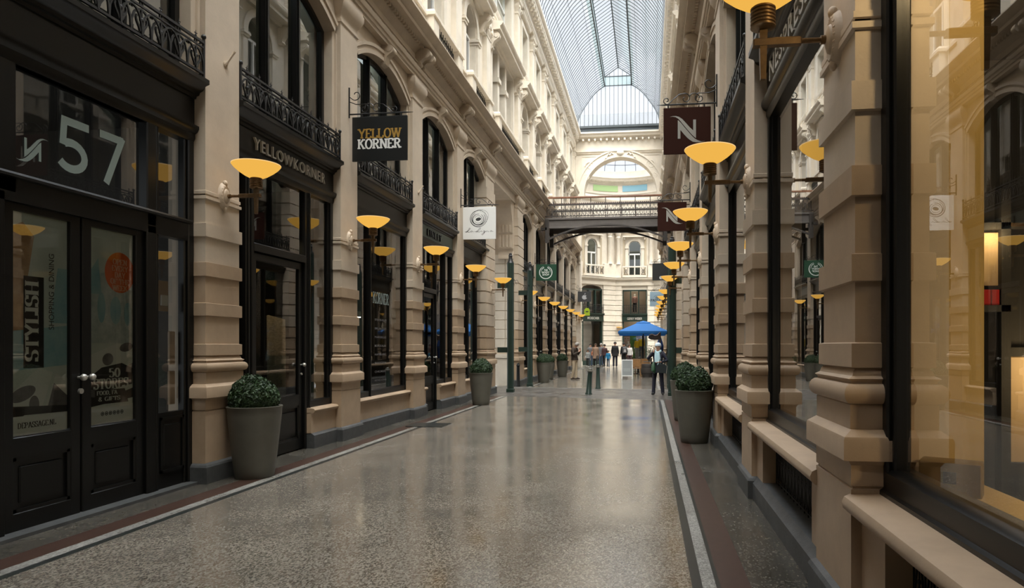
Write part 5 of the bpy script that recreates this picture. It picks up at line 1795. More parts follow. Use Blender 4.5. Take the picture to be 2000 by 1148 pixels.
# white spiral sign
yl = PY[4]
r = sign('white hanging sign with a dark scribbled spiral above cursive lettering', 'L', yl, -5.04, -4.12, 4.50, 5.38, M['white'])
mp = xy_map(yl - .0185); ink = plain('charcoal_ink', (.03, .03, .03), .6)
g = G()
cx, cz = -4.60, 5.06
def loop(rx, rz, ox, oz, a0, a1, w, tilt=0, n=44):
    t = math.radians(tilt); P = []
    for i in range(n + 1):
        a = math.radians(a0 + (a1 - a0) * i / n); x, z = rx * math.cos(a), rz * math.sin(a)
        P.append((cx + ox + x * math.cos(t) - z * math.sin(t), cz + oz + x * math.sin(t) + z * math.cos(t)))
    ws = [w * (.45 + .55 * math.sin(PI * i / n)) for i in range(n + 1)]
    pen(g, P, ws, mp)
loop(.235, .225, 0, 0, 0, 360, .014, 10); loop(.25, .21, .02, .02, 30, 330, .008, 40); loop(.19, .17, .0, .0, 120, 400, .02); loop(.155, .145, -.01, -.02, 60, 400, .022, 20)
loop(.11, .10, -.01, -.02, 200, 520, .012); loop(.27, .2, .02, .015, -60, 100, .006, 30)
g.add([mp(cx - .005 + .075 * math.cos(t * PI / 10), cz - .015 + .045 * math.sin(t * PI / 10) + .01 * math.cos(t * PI / 10), 0) for t in range(20)], [tuple(range(20))])
for k in range(9):
    a = math.radians(75 - k * 12); pen(g, [(cx + .2 * math.cos(a), cz + .19 * math.sin(a)), (cx + .26 * math.cos(a), cz + .23 * math.sin(a))], .004, mp)
g.build('spiral_emblem', ink, r, recalc=False)
g = G()
def script(pts): pen(g, [(-4.985 + a * .78, 4.69 + b * .75) for a, b in pts], .0095, mp)
script([(0, .03), (.03, .01), (.1, .05), (.17, .16), (.2, .16), (.18, .11), (.1, .03), (.06, .0), (.04, .01), (.07, .03), (.14, .0), (.2, .02)])
script([(.27, .05), (.23, .05), (.2, .02), (.23, .0), (.27, .04), (.28, .01), (.32, .02)])
script([(.35, .03), (.38, .01), (.45, .05), (.54, .16), (.57, .16), (.55, .11), (.47, .03), (.43, .0), (.41, .01), (.44, .03), (.51, .0), (.56, .03)])
script([(.56, .02), (.6, .06), (.59, .01), (.63, .02)]); script([(.625, .1), (.632, .105)])
script([(.72, .05), (.68, .05), (.66, .02), (.69, .0), (.72, .04), (.69, -.05), (.63, -.11), (.6, -.09), (.65, -.04), (.74, .02)])
script([(.75, .0), (.78, .05), (.79, .0), (.83, .05), (.84, .0), (.88, .02)])
script([(.97, .05), (.93, .05), (.91, .02), (.94, .0), (.97, .04), (.98, .01), (1.02, .02)])
g.build('cursive_lettering', ink, r, recalc=False)
# two brown N signs
for yy, x0, x1, z0, z1, lb in ((PY[2], .25, 1.005, 4.70, 5.45, 'upper and larger brown hanging sign with a silver swooping letter N'),
                               (PY[4], .25, 1.01, 4.62, 5.38, 'lower brown hanging sign with a silver swooping letter N, behind an amber lamp')):
    r = sign(lb, 'R', yy, x0, x1, z0, z1, brown)
    g = G(); nlogo(g, (x0 + x1) / 2 - .005, (z0 + z1) / 2 + .02, .30, xy_map(yy - .0185)); g.build('emblem', 'silver', r, recalc=False)
# green round-emblem sign
yb = PY[7]
r = sign('dark green hanging sign with a white ring around three stacked words', 'L', yb, -5.04, -4.11, 4.53, 5.27, plain('bottle_green', (.008, .055, .026), .5))
mp = xy_map(yb - .0185); g = G(); cx, cz = -4.60, 4.90
pen(g, arc(cx, cz, .285, .285, 108, 432, 40), [.008 + .03 * min(1, min(i, 40 - i) / 8) for i in range(41)], mp)
pen(g, arc(cx, cz + .02, .21, .215, 112, 190, 14), [.035 * (1 - i / 16) for i in range(15)], mp); pen(g, arc(cx, cz + .02, .21, .215, 68, -10, 14), [.035 * (1 - i / 16) for i in range(15)], mp)
for t, z, w in (('THE', 5.0 - .04, .17), ('BODY', 4.86, .34), ('SHOP', 4.755, .31)):
    put_sans(g, t, mp, cx - w / 2, cx + w / 2, z - .0, z + .082, bold=.03)
g.build('emblem', plain('sign_white', (.75, .78, .74), .5), r, recalc=False)
# dark grey apple sign with green tag sign below
ya = PY[12]
r = sign('dark grey hanging sign with a pale bitten apple emblem', 'L', ya, -4.95, -4.0, 4.68, 5.42, plain('slate_board', (.045, .045, .047), .5))
mp = xy_map(ya - .0185); g = G(); cx, cz = -4.47, 5.0
out = []
for i in range(49):
    a = 2 * PI * i / 48 + PI / 2
    rr_ = .17 * (1 + .06 * math.cos(2 * a)) * (1 - .16 * math.exp(-((a - PI / 2) % (2 * PI)) ** 2 / .08) - .16 * math.exp(-((2 * PI - (a - PI / 2) % (2 * PI))) ** 2 / .08))
    x, z = rr_ * math.cos(a), rr_ * 1.0 * math.sin(a)
    bx, bz = x - .185, z - .03
    if math.hypot(bx, bz) < .085:
        k = .085 / max(math.hypot(bx, bz), 1e-4); 
        an = math.atan2(bz, bx); x, z = .185 + .085 * math.cos(PI - (0)) if False else .185 - .085 * math.sqrt(max(0, 1 - (bz / .085) ** 2)), z
    out.append((x, z))
cpt = mp(cx, cz, 0)
for (a, b), (c_, d_) in zip(out, out[1:]):
    g.add([cpt, mp(cx + a, cz + b, 0), mp(cx + c_, cz + d_, 0)], [(0, 1, 2)])
lf = arc(cx + .0, cz + .26, .035, .08, -60, 120, 8)
g.add([mp(a, b, 0) for a, b in [(cx + .0, cz + .19), (cx + .05, cz + .2), (cx + .065, cz + .27), (cx + .055, cz + .31), (cx + .01, cz + .26)]], [(0, 1, 2, 3, 4)])
g.build('emblem', plain('steel_emblem', (.42, .42, .43), .5), r, recalc=False)
r = thing('hanging_sign', 'small lime green tag sign hanging below the apple sign', 'sign')
g = G(); g.tube([(-4.45, ya, 4.68), (-4.45, ya, 4.5)], .03, 6); g.tube([(-4.45, ya + 1.2, 4.45), (-4.42, ya + 1.2, 4.3)], .012, 6); g.build('hanger', 'iron', r)
g = G(); g.prism([(-4.6, 3.75), (-4.2, 3.75), (-4.2, 4.15), (-4.3, 4.3), (-4.5, 4.3), (-4.6, 4.15)], 0, .03, 'z'); 
g.v = [(x, ya + 1.2 + z, y) for x, y, z in g.v]; g.build('board', plain('lime_board', (.42, .58, .03), .5), r)
g = G(); g.box(-4.5, -4.3, ya + 1.19, ya + 1.2, 4.0, 4.08); g.build('print', ink, r)
# er sign and pale blue sign on the right
ye = PY[7]
r = sign('near-black hanging sign on the right showing only the white letters er', 'R', ye, .19, 1.02, 4.48, 5.24, plain('charcoal_board', (.022, .024, .024), .5))
g = G(); put_sans(g, 'er', xy_map(ye - .0185), .50, .74, 4.53, 4.67, bold=.02); g.build('lettering', 'white', r, recalc=False)
yp = PY[9]
r = sign('pale blue hanging sign with dark serif lettering behind a run of lamps on the right', 'R', yp, .1, .98, 3.72, 4.52, plain('pale_blue_board', (.45, .60, .68), .5))
g = G(); mp = xy_map(yp - .0185)
put_serif(g, 'DE', mp, .42, .62, 4.14, 4.26, fat=.22); put_serif(g, 'PASSAGE', mp, .14, .92, 3.99, 4.12, fat=.22, thin=.08)
pen(g, arc(.54, 4.12, .26, .22, 150, 30, 14), .012, mp)
g.build('lettering', ink, r, recalc=False)

# ================================================================== RIGHT NEAR DISPLAY (interior lit by its own lamps and an added low fill)
o = thing('ochre_screen', 'tall yellow-ochre side panel standing just behind the nearest right window', 'panel')
g = G(); g.bbox(1.37, 1.82, 3.97, 4.02, .84, 3.95, .005)
g.build('board', 'innerlit', o)
o = thing('display_plinth', 'low olive-yellow display floor along the bottom of the nearest right window', 'display')
g = G(); g.bbox(1.37, 1.82, .8, 4.02, .70, .84, .005); g.build('top', 'innerlit', o)
o = thing('carton', 'brown box with a small square label on the display floor behind the nearest right window', 'box', (1.545, 3.72, .84), -.5)
g = G(); g.bbox(-.14, .14, -.07, .07, 0, .17, .006); g.build('box_body', plain('kraft_board', (.16, .10, .02), .7), o)
g = G(); g.box(-.03, .03, -.073, -.07, .06, .12); g.build('label_print', 'inner', o)
o = thing('display_cabinet', 'dark cabinet with a lit tan niche seen deep inside the nearest right shop', 'cabinet')
tanm = plain('tan_lit', (.62, .44, .24), .6)
g = G(); g.bbox(3.22, 3.95, 6.60, 6.64, .55, 1.50, .01); g.bbox(2.98, 3.2, 6.60, 6.64, 2.14, 2.62, .005); g.build('lit_back', tanm, o)
g = G()
g.box(3.14, 3.22, 6.54, 6.66, .1, 3.0); g.box(3.22, 3.98, 6.54, 6.66, 1.50, 1.58); g.box(3.22, 3.98, 6.54, 6.66, .45, .55); g.box(2.9, 3.98, 6.54, 6.66, 2.64, 2.70); g.box(2.9, 2.97, 6.54, 6.66, .1, 3.0); g.box(2.9, 3.22, 6.54, 6.66, 1.90, 1.96)
g.box(2.9, 3.98, 6.66, 6.70, .1, 4.2)
g.build('carcass', 'inner', o, smooth=False)
g = G(); g.box(3.22, 3.98, 6.52, 6.54, 2.66, 2.69); g.build('brass_edge', 'brass', o, smooth=False)
for k in range(3):
    o = thing('red_tin', 'small deep red box on the shelf of the dark cabinet, %s of three' % ['leftmost', 'middle', 'rightmost'][k], 'box', (2.99 + k * .075, 6.59, 1.96))
    g = G(); g.bbox(0, .065, -.04, .0, 0, .14, .004); g.build('red_box', plain('deep_red_%d' % k, (.45, .02, .015), .4), o)
for nm_, lc, e in (('a', (1.7, 3.0, 3.85), 24), ('b', (3.6, 6.15, 1.44), 8), ('c', (3.08, 6.45, 2.58), 2), ('d', (2.5, 3.0, 1.5), 14)):  # last entry is an added fill without a fitting, brightens the lower panel
    ld = bpy.data.lights.new('shop_lamp_and_fill', 'POINT'); ld.energy = e; ld.color = (1, .72, .38); ld.shadow_soft_size = .08
    lo = bpy.data.objects.new('shop_lamp_and_fill', ld); COL.objects.link(lo); lo.location = lc
# ceiling spots in the shops (real lit spotlights)
def spot(x, y, z, label, e=6):
    o = thing('ceiling_spotlight', label, 'spotlight', (x, y, z), 0, 'small spotlights inside the shops')
    g = G(); g.lathe([(.03, 0), (.045, .02), (.045, .12), (.02, .14)], 12); g.build('housing', 'white', o)
    g = G(); g.lathe([(.001, -.002), (.036, -.002), (.036, .01)], 12); g.build('bulb', 'blinky', o)
    g = G(); g.tube([(0, 0, .14), (0, 0, 4.25 - z)], .006, 5); g.build('rod', 'inner', o)
    ld = bpy.data.lights.new('spot_light', 'POINT'); ld.energy = e * .12; ld.color = (1, .8, .5); ld.shadow_soft_size = .05
    lo = bpy.data.objects.new('spot_light', ld); COL.objects.link(lo); lo.location = (0, 0, -.06); lo.parent = o
spot(-6.5, 9.6, 2.1, 'small lit spotlight behind the glass just right of the nearest left pilaster', 5)
spot(-6.3, 12.6, 2.15, 'small lit spotlight in the window left of the lettered pane', 4)
spot(-6.2, 14.1, 2.2, 'small lit spotlight at the right edge of the lettered display window', 4)
spot(2.4, 3.2, 3.5, 'small lit spotlight high inside the nearest right shop', 5)
# leaning seascape picture in the second left shop
o = thing('seascape_picture', 'narrow picture of a pale sky over rippled green sea, leaning inside the glass door', 'picture', (-5.72, 9.98, .5), 0)
g = G(); g.tf = Matrix.Rotation(math.radians(-4), 4, 'Y') @ Matrix.Rotation(math.radians(-6), 4, 'X'); g.bbox(-.02, .02, -.24, .24, 0, 1.55, .004)
mt, nt, out = nm('sea_print')
b_ = nt.nodes.new('ShaderNodeBsdfPrincipled'); tc = nt.nodes.new('ShaderNodeTexCoord'); sx_ = nt.nodes.new('ShaderNodeSeparateXYZ'); rp = nt.nodes.new('ShaderNodeValToRGB')
nt.links.new(tc.outputs['Generated'], sx_.inputs[0]); nt.links.new(sx_.outputs[2], rp.inputs[0])
rp.color_ramp.elements[0].color = (.22, .25, .19, 1); rp.color_ramp.elements[1].color = (.75, .62, .42, 1)
rp.color_ramp.elements[0].position = .60; rp.color_ramp.elements[1].position = .62
wv = nt.nodes.new('ShaderNodeTexNoise'); wv.inputs['Scale'].default_value = 9; mp_ = nt.nodes.new('ShaderNodeMapping'); mp_.inputs['Scale'].default_value = (1, 1, 9)
nt.links.new(tc.outputs['Generated'], mp_.inputs[0]); nt.links.new(mp_.outputs[0], wv.inputs['Vector'])
ml = nt.nodes.new('ShaderNodeMix'); ml.data_type = 'RGBA'; ml.blend_type = 'MULTIPLY'; ml.inputs['Factor'].default_value = .8
nt.links.new(rp.outputs[0], ml.inputs[6]); nt.links.new(wv.outputs[0], ml.inputs[7]); nt.links.new(ml.outputs[2], b_.inputs['Base Color']); nt.links.new(b_.outputs[0], out.inputs[0])
g.build('canvas', mt, o)
g = G(); g.box(-.3, .25, -.35, .35, -.5, -.002); g.build('stand', 'inner', o)
ld = bpy.data.lights.new('picture_lamp', 'SPOT'); ld.energy = 22; ld.color = (1, .8, .5); ld.spot_size = math.radians(50); ld.shadow_soft_size = .05
lo = bpy.data.objects.new('picture_lamp', ld); COL.objects.link(lo); lo.location = (-5.5, 9.7, 3.6); lo.rotation_euler = (math.radians(8), math.radians(-8), 0)

# ================================================================== CAFE in the distance
def parasol(x, y, zt, R, label, scale=1.0):
    o = thing('parasol', label, 'parasol', (x, y, 0))
    g = G(); g.tube([(0, 0, 0.02), (0, 0, zt)], .03, 8); g.build('pole', 'roofbar', o)
    g = G(); n = 4
    zb = zt - .58
    pr = [(.02, zt), (R * .28, zt - .1), (R * .3, zt - .16), (R, zb), (R, zb - .14)]
    g.lathe([(r_ * 1.0, z) for r_, z in pr], 4, (0, 0, 0), a0=PI / 4, a1=PI / 4 + 2 * PI)
    g.build('canopy', plain('azure_canvas', (.015, .16, .48), .7), o, ang=10)
    g = G(); g.bbox(-.3, .3, -.3, .3, 0, .06, .02); g.build('base', 'pot', o)
parasol(-.25, 37.2, 2.92, 1.85, 'bright blue square parasol open over the cafe, nearer one')
parasol(-.32, 40.4, 2.88, 1.85, 'bright blue square parasol open just behind the nearer one')
o = thing('closed_parasol', 'closed dark blue parasol standing like a cone right of the open ones', 'parasol', (.62, 36.0, 0))
g = G(); g.lathe([(.19, 1.55), (.14, 1.75), (.02, 2.12)], 8, ang if False else (0, 0, 0)); g.lathe([(.12, .9), (.19, 1.55)], 8); g.build('canopy', plain('navy_canvas', (.012, .05, .2), .7), o)
g = G(); g.tube([(0, 0, 0), (0, 0, .95)], .03, 6); g.build('pole', 'roofbar', o)
o = thing('swag_banner', 'dark curved fabric swag with a pale edge hanging from a post under the parasols', 'banner', (.35, 35.2, 0))
g = G(); g.tube([(.26, 0, 0), (.26, 0, 2.25)], .045, 8); g.build('post', 'bridgedark', o)
g = G(); g.prism([(-.35, 1.98), (-.3, 2.1), (-.15, 2.15), (0, 2.08), (.12, 2.1), (.26, 2.25), (.3, 2.0), (.2, 1.88), (0, 1.86), (-.2, 1.88)], 0, .12, 'z')
g.v = [(x_, z_ - .06, y_) for x_, y_, z_ in g.v]; g.build('fabric', plain('dark_cloth', (.03, .02, .016), .8), o)
g = G(); g.tube([(-.3, -.08, 2.12), (-.15, -.08, 2.17), (0, -.08, 2.10), (.12, -.08, 2.12), (.26, -.08, 2.27)], .015, 5); g.build('pale_trim', 'sand', o)
# A-board
o = thing('a_board', 'white framed pavement sign with a grey chalk panel, standing before the cafe', 'sandwich board', (-.99, 32.9, 0))
for sgn, nm_ in ((-1, 'front'), (1, 'back')):
    g = G(); g.tf = Matrix.Translation((0, sgn * .22, 0)) @ Matrix.Rotation(math.radians(10 * sgn), 4, 'X')
    g.bbox(-.27, -.23, -.02, .02, 0, .92, .005); g.bbox(.23, .27, -.02, .02, 0, .92, .005); g.box(-.24, .24, -.018, .018, .88, .92); g.box(-.24, .24, -.018, .018, .12, .16)
    fr_ = g.build('frame', 'white', o)
    g = G(); g.tf = Matrix.Translation((0, sgn * .22, 0)) @ Matrix.Rotation(math.radians(10 * sgn), 4, 'X')
    g.box(-.235, .235, -.008, .008, .15, .89); g.build('chalk_panel', plain('chalk_grey_' + nm_, (.26, .28, .28), .7), o)
    if sgn < 0:
        g = G(); g.tf = Matrix.Translation((0, -.22, 0)) @ Matrix.Rotation(math.radians(-10), 4, 'X')
        rnd = random.Random(4)
        for k in range(3):
            pen(g, [(-.18 + t * .03, .38 + k * .055 + .014 * math.sin(t * 2.1 + k)) for t in range(12)], .006, lambda x, z, t: (x, -.012 - t, z))
        g.build('chalk_marks', 'white', o, recalc=False)
def wchair(x, y, rz, label):
    o = thing('cafe_chair', label, 'chair', (x, y, 0), rz, 'wooden cafe chairs')
    g = G(); g.bbox(-.24, .24, -.24, .24, .42, .46, .01); g.build('seat', 'oak', o)
    g = G(); g.bbox(-.24, .24, .21, .25, .5, .9, .01); g.build('backrest', 'oak', o)
    for a in (-.21, .21):
        for b in (-.21, .22):
            g = G(); g.tube([(a, b, 0), (a, b, .43 if b < 0 else .9)], .022, 4); g.build('leg', 'oak', o)
    g = G()
    for a in (-.25, .25): g.bbox(a - .02, a + .02, -.22, .24, .46, .66, .01)
    g.build('side_panel', 'oak', o)
wchair(-.52, 34.9, PI * .9, 'light wooden cafe chair directly behind the pavement sign')
wchair(-.15, 36.0, PI * 1.05, 'light wooden cafe chair right of and behind the first chair')
def ctable(x, y, label):
    o = thing('cafe_table', label, 'table', (x, y, 0), 0, 'cafe tables')
    g = G(); g.lathe([(.01, .74), (.42, .74), (.43, .755), (.42, .77), (.01, .77)], 20); g.build('tabletop', 'bridge', o)
    g = G(); g.tube([(0, 0, .02), (0, 0, .74)], .05, 8); g.lathe([(.28, 0), (.26, .03), (.05, .08)], 14); g.build('pedestal', 'black', o)
ctable(.18, 35.1, 'round dark cafe table with a leafy plant on it')
ctable(-.55, 38.4, 'cafe table hidden behind the wooden chairs')
o = thing('barrel', 'dark barrel-shaped stand between the chairs and the woman', 'barrel', (.0, 34.2, 0))
g = G(); g.lathe([(.01, 0), (.26, 0), (.33, .25), (.34, .4), (.30, .66), (.01, .68)], 16); g.build('barrel_body', 'bridgedark', o)
g = G(); g.lathe([(.325, .18), (.335, .22)], 16); g.lathe([(.328, .5), (.325, .54)], 16); g.build('hoop', 'iron', o)
o = thing('potted_olive', 'loose grey-green plant on the cafe table under the parasols', 'plant', (.1, 35.1, .77))
g = G(); g.lathe([(.01, 0), (.09, 0), (.12, .18), (.1, .18)], 12); g.build('pot', 'pot', o)
g = G(); rnd = random.Random(9)
for k in range(14):
    a = rnd.uniform(0, 6.28); L_ = rnd.uniform(.35, .75); q = rnd.uniform(.1, .4)
    base = Vector((0, 0, .16)); tip = Vector((q * math.cos(a), q * math.sin(a), .16 + L_))
    g.tube([base, (base + tip) / 2 + Vector((0, 0, .05)), tip], .005, 4)
    for j in range(26):
        t = rnd.uniform(.3, 1); p = base.lerp(tip, t) + Vector((rnd.gauss(0, .04), rnd.gauss(0, .04), rnd.gauss(0, .04)))
        u = Vector((rnd.gauss(0, 1), rnd.gauss(0, 1), rnd.gauss(0, 1))).normalized() * .035; w_ = u.orthogonal().normalized() * .012
        g.add([p - u, p + w_, p + u, p - w_], [(0, 1, 2, 3)])
g.build('foliage', 'leaf2', o, recalc=False, smooth=False)

# ================================================================== PEOPLE
def skin(name, nodes, edges, rad, mat, parent, sub=2, root=0):
    me = bpy.data.meshes.new(name)
    me.from_pydata(nodes, edges, [])
    o = bpy.data.objects.new(name, me); COL.objects.link(o)
    md = o.modifiers.new('s', 'SKIN'); md.use_smooth_shade = True
    sv = me.skin_vertices[0].data
    for i, r in enumerate(rad):
        sv[i].radius = (r, r) if not isinstance(r, tuple) else r
        sv[i].use_root = (i == root)
    sb = o.modifiers.new('b', 'SUBSURF'); sb.levels = sub; sb.render_levels = sub
    bpy.context.view_layer.update()
    ev = o.evaluated_get(bpy.context.evaluated_depsgraph_get())
    m2_ = bpy.data.meshes.new_from_object(ev)
    bpy.data.objects.remove(o); bpy.data.meshes.remove(me)
    m2_.name = name; m2_.materials.clear(); m2_.materials.append(M[mat] if isinstance(mat, str) else mat)
    for p in m2_.polygons: p.use_smooth = True
    n = bpy.data.objects.new(name, m2_); COL.objects.link(n); n.parent = parent
    return n
def V(*a): return Vector(a)
def person(label, loc, rz, h=1.75, pose=None, top=None, trousers=None, shoe=None, hair=None, coat=0.0, skirt=None, hairlen=0, extra=None, slim=1.0, cat='person'):
    """faces local -Y; pose keys: joint name -> (x,y,z) for a 1.75 m body"""
    J = dict(pel=V(0, 0, .96), sp=V(0, 0, 1.14), ch=V(0, .0, 1.34), nk=V(0, .01, 1.50), h0=V(0, -.015, 1.575), h1=V(0, -.02, 1.66), h2=V(0, -.005, 1.715),
             sL=V(.165, .01, 1.43), sR=V(-.165, .01, 1.43), eL=V(.22, .04, 1.15), eR=V(-.22, .04, 1.15), wL=V(.23, -.04, .92), wR=V(-.23, -.04, .92),
             hL=V(.09, 0, .92), hR=V(-.09, 0, .92), kL=V(.10, -.01, .50), kR=V(-.10, -.01, .50), aL=V(.10, .03, .09), aR=V(-.10, .03, .09), tL=V(.115, -.11, .035), tR=V(-.115, -.11, .035))
    for k, v in (pose or {}).items(): J[k] = V(*v)
    if 'tL' not in (pose or {}): J['tL'] = J['aL'] + V(.015, -.14, -.055)
    if 'tR' not in (pose or {}): J['tR'] = J['aR'] + V(-.015, -.14, -.055)
    s = h / 1.75
    root = thing('person', label, cat, loc, rz)
    root.scale = (s, s, s)
    # body
    names = ['pel', 'sp', 'ch', 'nk', 'h0', 'h1', 'h2', 'sL', 'eL', 'wL', 'sR', 'eR', 'wR', 'hL', 'kL', 'aL', 'tL', 'hR', 'kR', 'aR', 'tR']
    nodes = [J[n] for n in names]; ix = {n: i for i, n in enumerate(names)}
    E_ = [('pel', 'sp'), ('sp', 'ch'), ('ch', 'nk'), ('nk', 'h0'), ('h0', 'h1'), ('h1', 'h2'), ('ch', 'sL'), ('sL', 'eL'), ('eL', 'wL'), ('ch', 'sR'), ('sR', 'eR'), ('eR', 'wR'),
          ('pel', 'hL'), ('hL', 'kL'), ('kL', 'aL'), ('aL', 'tL'), ('pel', 'hR'), ('hR', 'kR'), ('kR', 'aR'), ('aR', 'tR')]
    E_ = [(ix[a], ix[b]) for a, b in E_]
    R = dict(pel=.115, sp=.115, ch=.125, nk=.052, h0=.062, h1=.092, h2=.066, sL=.055, sR=.055, eL=.037, eR=.037, wL=.026, wR=.026, hL=.085, hR=.085, kL=.055, kR=.055, aL=.036, aR=.036, tL=.03, tR=.03)
    rad = [R[n] * slim for n in names]
    # nose
    fw = (J['h1'] - J['nk']).normalized(); face = V(0, -1, 0) if not pose or 'face' not in pose else V(*pose['face'])
    face = (face - fw * face.dot(fw)).normalized()
    # hands: palm plus four fingers and a thumb
    for sd, w, e in (('L', 'wL', 'eL'), ('R', 'wR', 'eR')):
        d = (J[w] - J[e]).normalized(); sx_ = 1 if sd == 'L' else -1
        fdir = d
        if pose and ('f' + sd) in pose: fdir = V(*pose['f' + sd]).normalized()
        sidev = fdir.cross(V(sx_, .0, .01)); 
        if sidev.length < .2: sidev = V(0, 1, 0)
        sidev.normalize(); curl = sidev.cross(fdir).normalized() * (-sx_)
        pi_ = len(nodes); nodes.append(J[w] + fdir * .075); rad.append(.027); E_.append((ix[w], pi_))
        for q, (off, ln) in enumerate(((-.027, .062), (-.009, .074), (.009, .070), (.027, .056))):
            a = nodes[pi_] + sidev * off + fdir * .025; b = a + fdir * ln * .55 + curl * .006; c_ = b + fdir * ln * .4 + curl * .022
            k = len(nodes); nodes += [a, b, c_]; rad += [.0095, .0088, .0075]; E_ += [(pi_, k), (k, k + 1), (k + 1, k + 2)]
        a = J[w] + fdir * .035 - sidev * .03; b = a - sidev * .022 + fdir * .035 + curl * .01
        k = len(nodes); nodes += [a, b]; rad += [.012, .0095]; E_ += [(ix[w], k), (k, k + 1)]
    skin('body', nodes, E_, rad, 'skin', root)
    # head features
    hc = J['h1'] - fw * .01
    rt = fw.cross(face).normalized()
    g = G()
    nb = hc + face * .088 - fw * .0
    g.tube([nb + fw * .022, nb + face * .012 - fw * .012, nb + face * .020 - fw * .022, nb - fw * .03 - face * .006], [.007, .010, .014, .008], 6)
    for q in (-1, 1):
        g.tube([hc + rt * q * .086 + fw * .02, hc + rt * q * .094 - fw * .0, hc + rt * q * .086 - fw * .03], [.01, .016, .008], 6)
    g.build('face_features', 'skin', root)
    g = G()
    for q in (-1, 1):
        c_ = hc + rt * q * .032 + face * .082 + fw * .015
        g.ball(tuple(c_), .009, 8, 6)
    g.build('eyes', M['black'], root)
    g = G(); c_ = hc + face * .080 - fw * .048
    g.tube([c_ - rt * .022, c_ + face * .004, c_ + rt * .022], [.003, .0055, .003], 6); g.build('mouth', 'red', root)
    # hair
    if hair is not None:
        g = G()
        n = 14
        vs = []; rows = 9
        for i in range(rows + 1):
            ph = PI * .62 * i / rows if hairlen < 1 else PI * .66 * i / rows
            for j in range(n):
                th = 2 * PI * j / n
                d = fw * math.cos(ph) + (rt * math.cos(th) + face * math.sin(th)) * math.sin(ph)
                front = max(0, d.dot(face))
                r_ = .108 * (1 - .0 * front)
                if front > .45 and ph > PI * .27: r_ = .083
                c0 = hc + fw * .012 - face * .008
                p = c0 + V(d.x * r_, d.y * r_, d.z * r_)
                vs.append(p)
        fs = []
        for i in range(rows):
            for j in range(n):
                k = (j + 1) % n
                fs.append((i * n + j, i * n + k, (i + 1) * n + k, (i + 1) * n + j))
        g.add(vs, fs)
        if hairlen:
            g.tube([hc - face * .04, hc - face * .06 - fw * .1, hc - face * .07 - fw * (.12 + hairlen * .12)], [.10, .09, .06], 10)
            for q in (-1, 1):
                g.tube([hc + rt * q * .075 + fw * .02, hc + rt * q * .09 - fw * .08, hc + rt * q * .08 - fw * (.1 + hairlen * .1) + face * .02], [.03, .035, .02], 8)
        g.build('hair', hair, root)
    # jacket or coat: an elliptical torso loft plus two sleeves
    def loft(g, rings, n=20):
        vs = []
        for c_, rx, ry in rings:
            for k in range(n):
                a = 2 * PI * k / n
                sxp = abs(math.cos(a)) ** .8 * math.copysign(1, math.cos(a)); syp = abs(math.sin(a)) ** .8 * math.copysign(1, math.sin(a))
                vs.append(c_ + V(rx * sxp, ry * syp, 0))
        fs = [(r * n + k, r * n + (k + 1) % n, (r + 1) * n + (k + 1) % n, (r + 1) * n + k) for r in range(len(rings) - 1) for k in range(n)]
        fs += [tuple(range(n)), tuple((len(rings) - 1) * n + k for k in range(n))]
        g.add(vs, fs)
    if top is not None:
        w_ = slim
        g = G()
        pel, sp, ch, nk = J['pel'], J['sp'], J['ch'], J['nk']
        hem = pel - V(0, 0, max(coat, .06))
        rings = [(hem, .185 + coat * .12, .135 + coat * .10), (pel.lerp(hem, .4), .18 + coat * .05, .135), (pel, .176, .13), (sp, .160, .122), (sp.lerp(ch, .5), .172, .128), (ch, .188, .13),
                 (ch.lerp(nk, .40), .192, .115), (ch.lerp(nk, .62), .165, .095), (ch.lerp(nk, .80), .10, .075), (ch.lerp(nk, .98), .066, .062)]
        loft(g, [(a, b * w_, c_ * w_) for a, b, c_ in rings])
        for q, sg_ in (('L', 1), ('R', -1)):
            sh = J['s' + q] + V(-.012 * sg_, 0, .0); el = J['e' + q]; wr = J['e' + q].lerp(J['w' + q], .94)
            pts = [sh + V(-.05 * sg_, 0, .0), sh, sh.lerp(el, .35), sh.lerp(el, .8), el, el.lerp(wr, .3), wr]
            g.tube(pts, [.062 * w_, .068 * w_, .062 * w_, .054 * w_, .054 * w_, .050 * w_, .041 * w_], 12)
        g.build('jacket', top, root, ang=70)
    if trousers is not None:
        g = G()
        pel = J['pel']
        loft(g, [(pel + V(0, 0, .06), .155 * slim, .115 * slim), (pel, .165 * slim, .122 * slim), (pel - V(0, 0, .07), .166 * slim, .122 * slim), (pel - V(0, 0, .13), .15 * slim, .11 * slim)])
        for q, sg_ in (('L', 1), ('R', -1)):
            hp, kn, an = J['h' + q] + V(-.008 * sg_, 0, 0), J['k' + q], J['a' + q] + V(0, 0, -.03)
            g.tube([hp + V(0, 0, -.02), hp.lerp(kn, .25), hp.lerp(kn, .7), kn, kn.lerp(an, .4), an], [.088 * slim, .092 * slim, .072 * slim, .066 * slim, .064 * slim, .060 * slim], 14)
        g.build('trousers', trousers, root, ang=70)
    if shoe is not None:
        for q in 'LR':
            a, t = J['a' + q], J['t' + q]
            g = G()
            hd = (t - a); hd.z = 0; hd.normalize()
            heel = a - hd * .05; heel.z = a.z - .05
            toe = t + hd * .06; toe.z = heel.z + .0
            g.tube([heel, a + V(0, 0, -.035), (heel + toe) / 2 + V(0, 0, .015), toe], [.036, .05, .046, .024], 10)
            g.build('shoe', shoe, root)
    if extra: extra(root, J, hc, fw, face, rt)
    return root
def cl(n, c, r=.8, **k): return plain(n, c, r, **k)
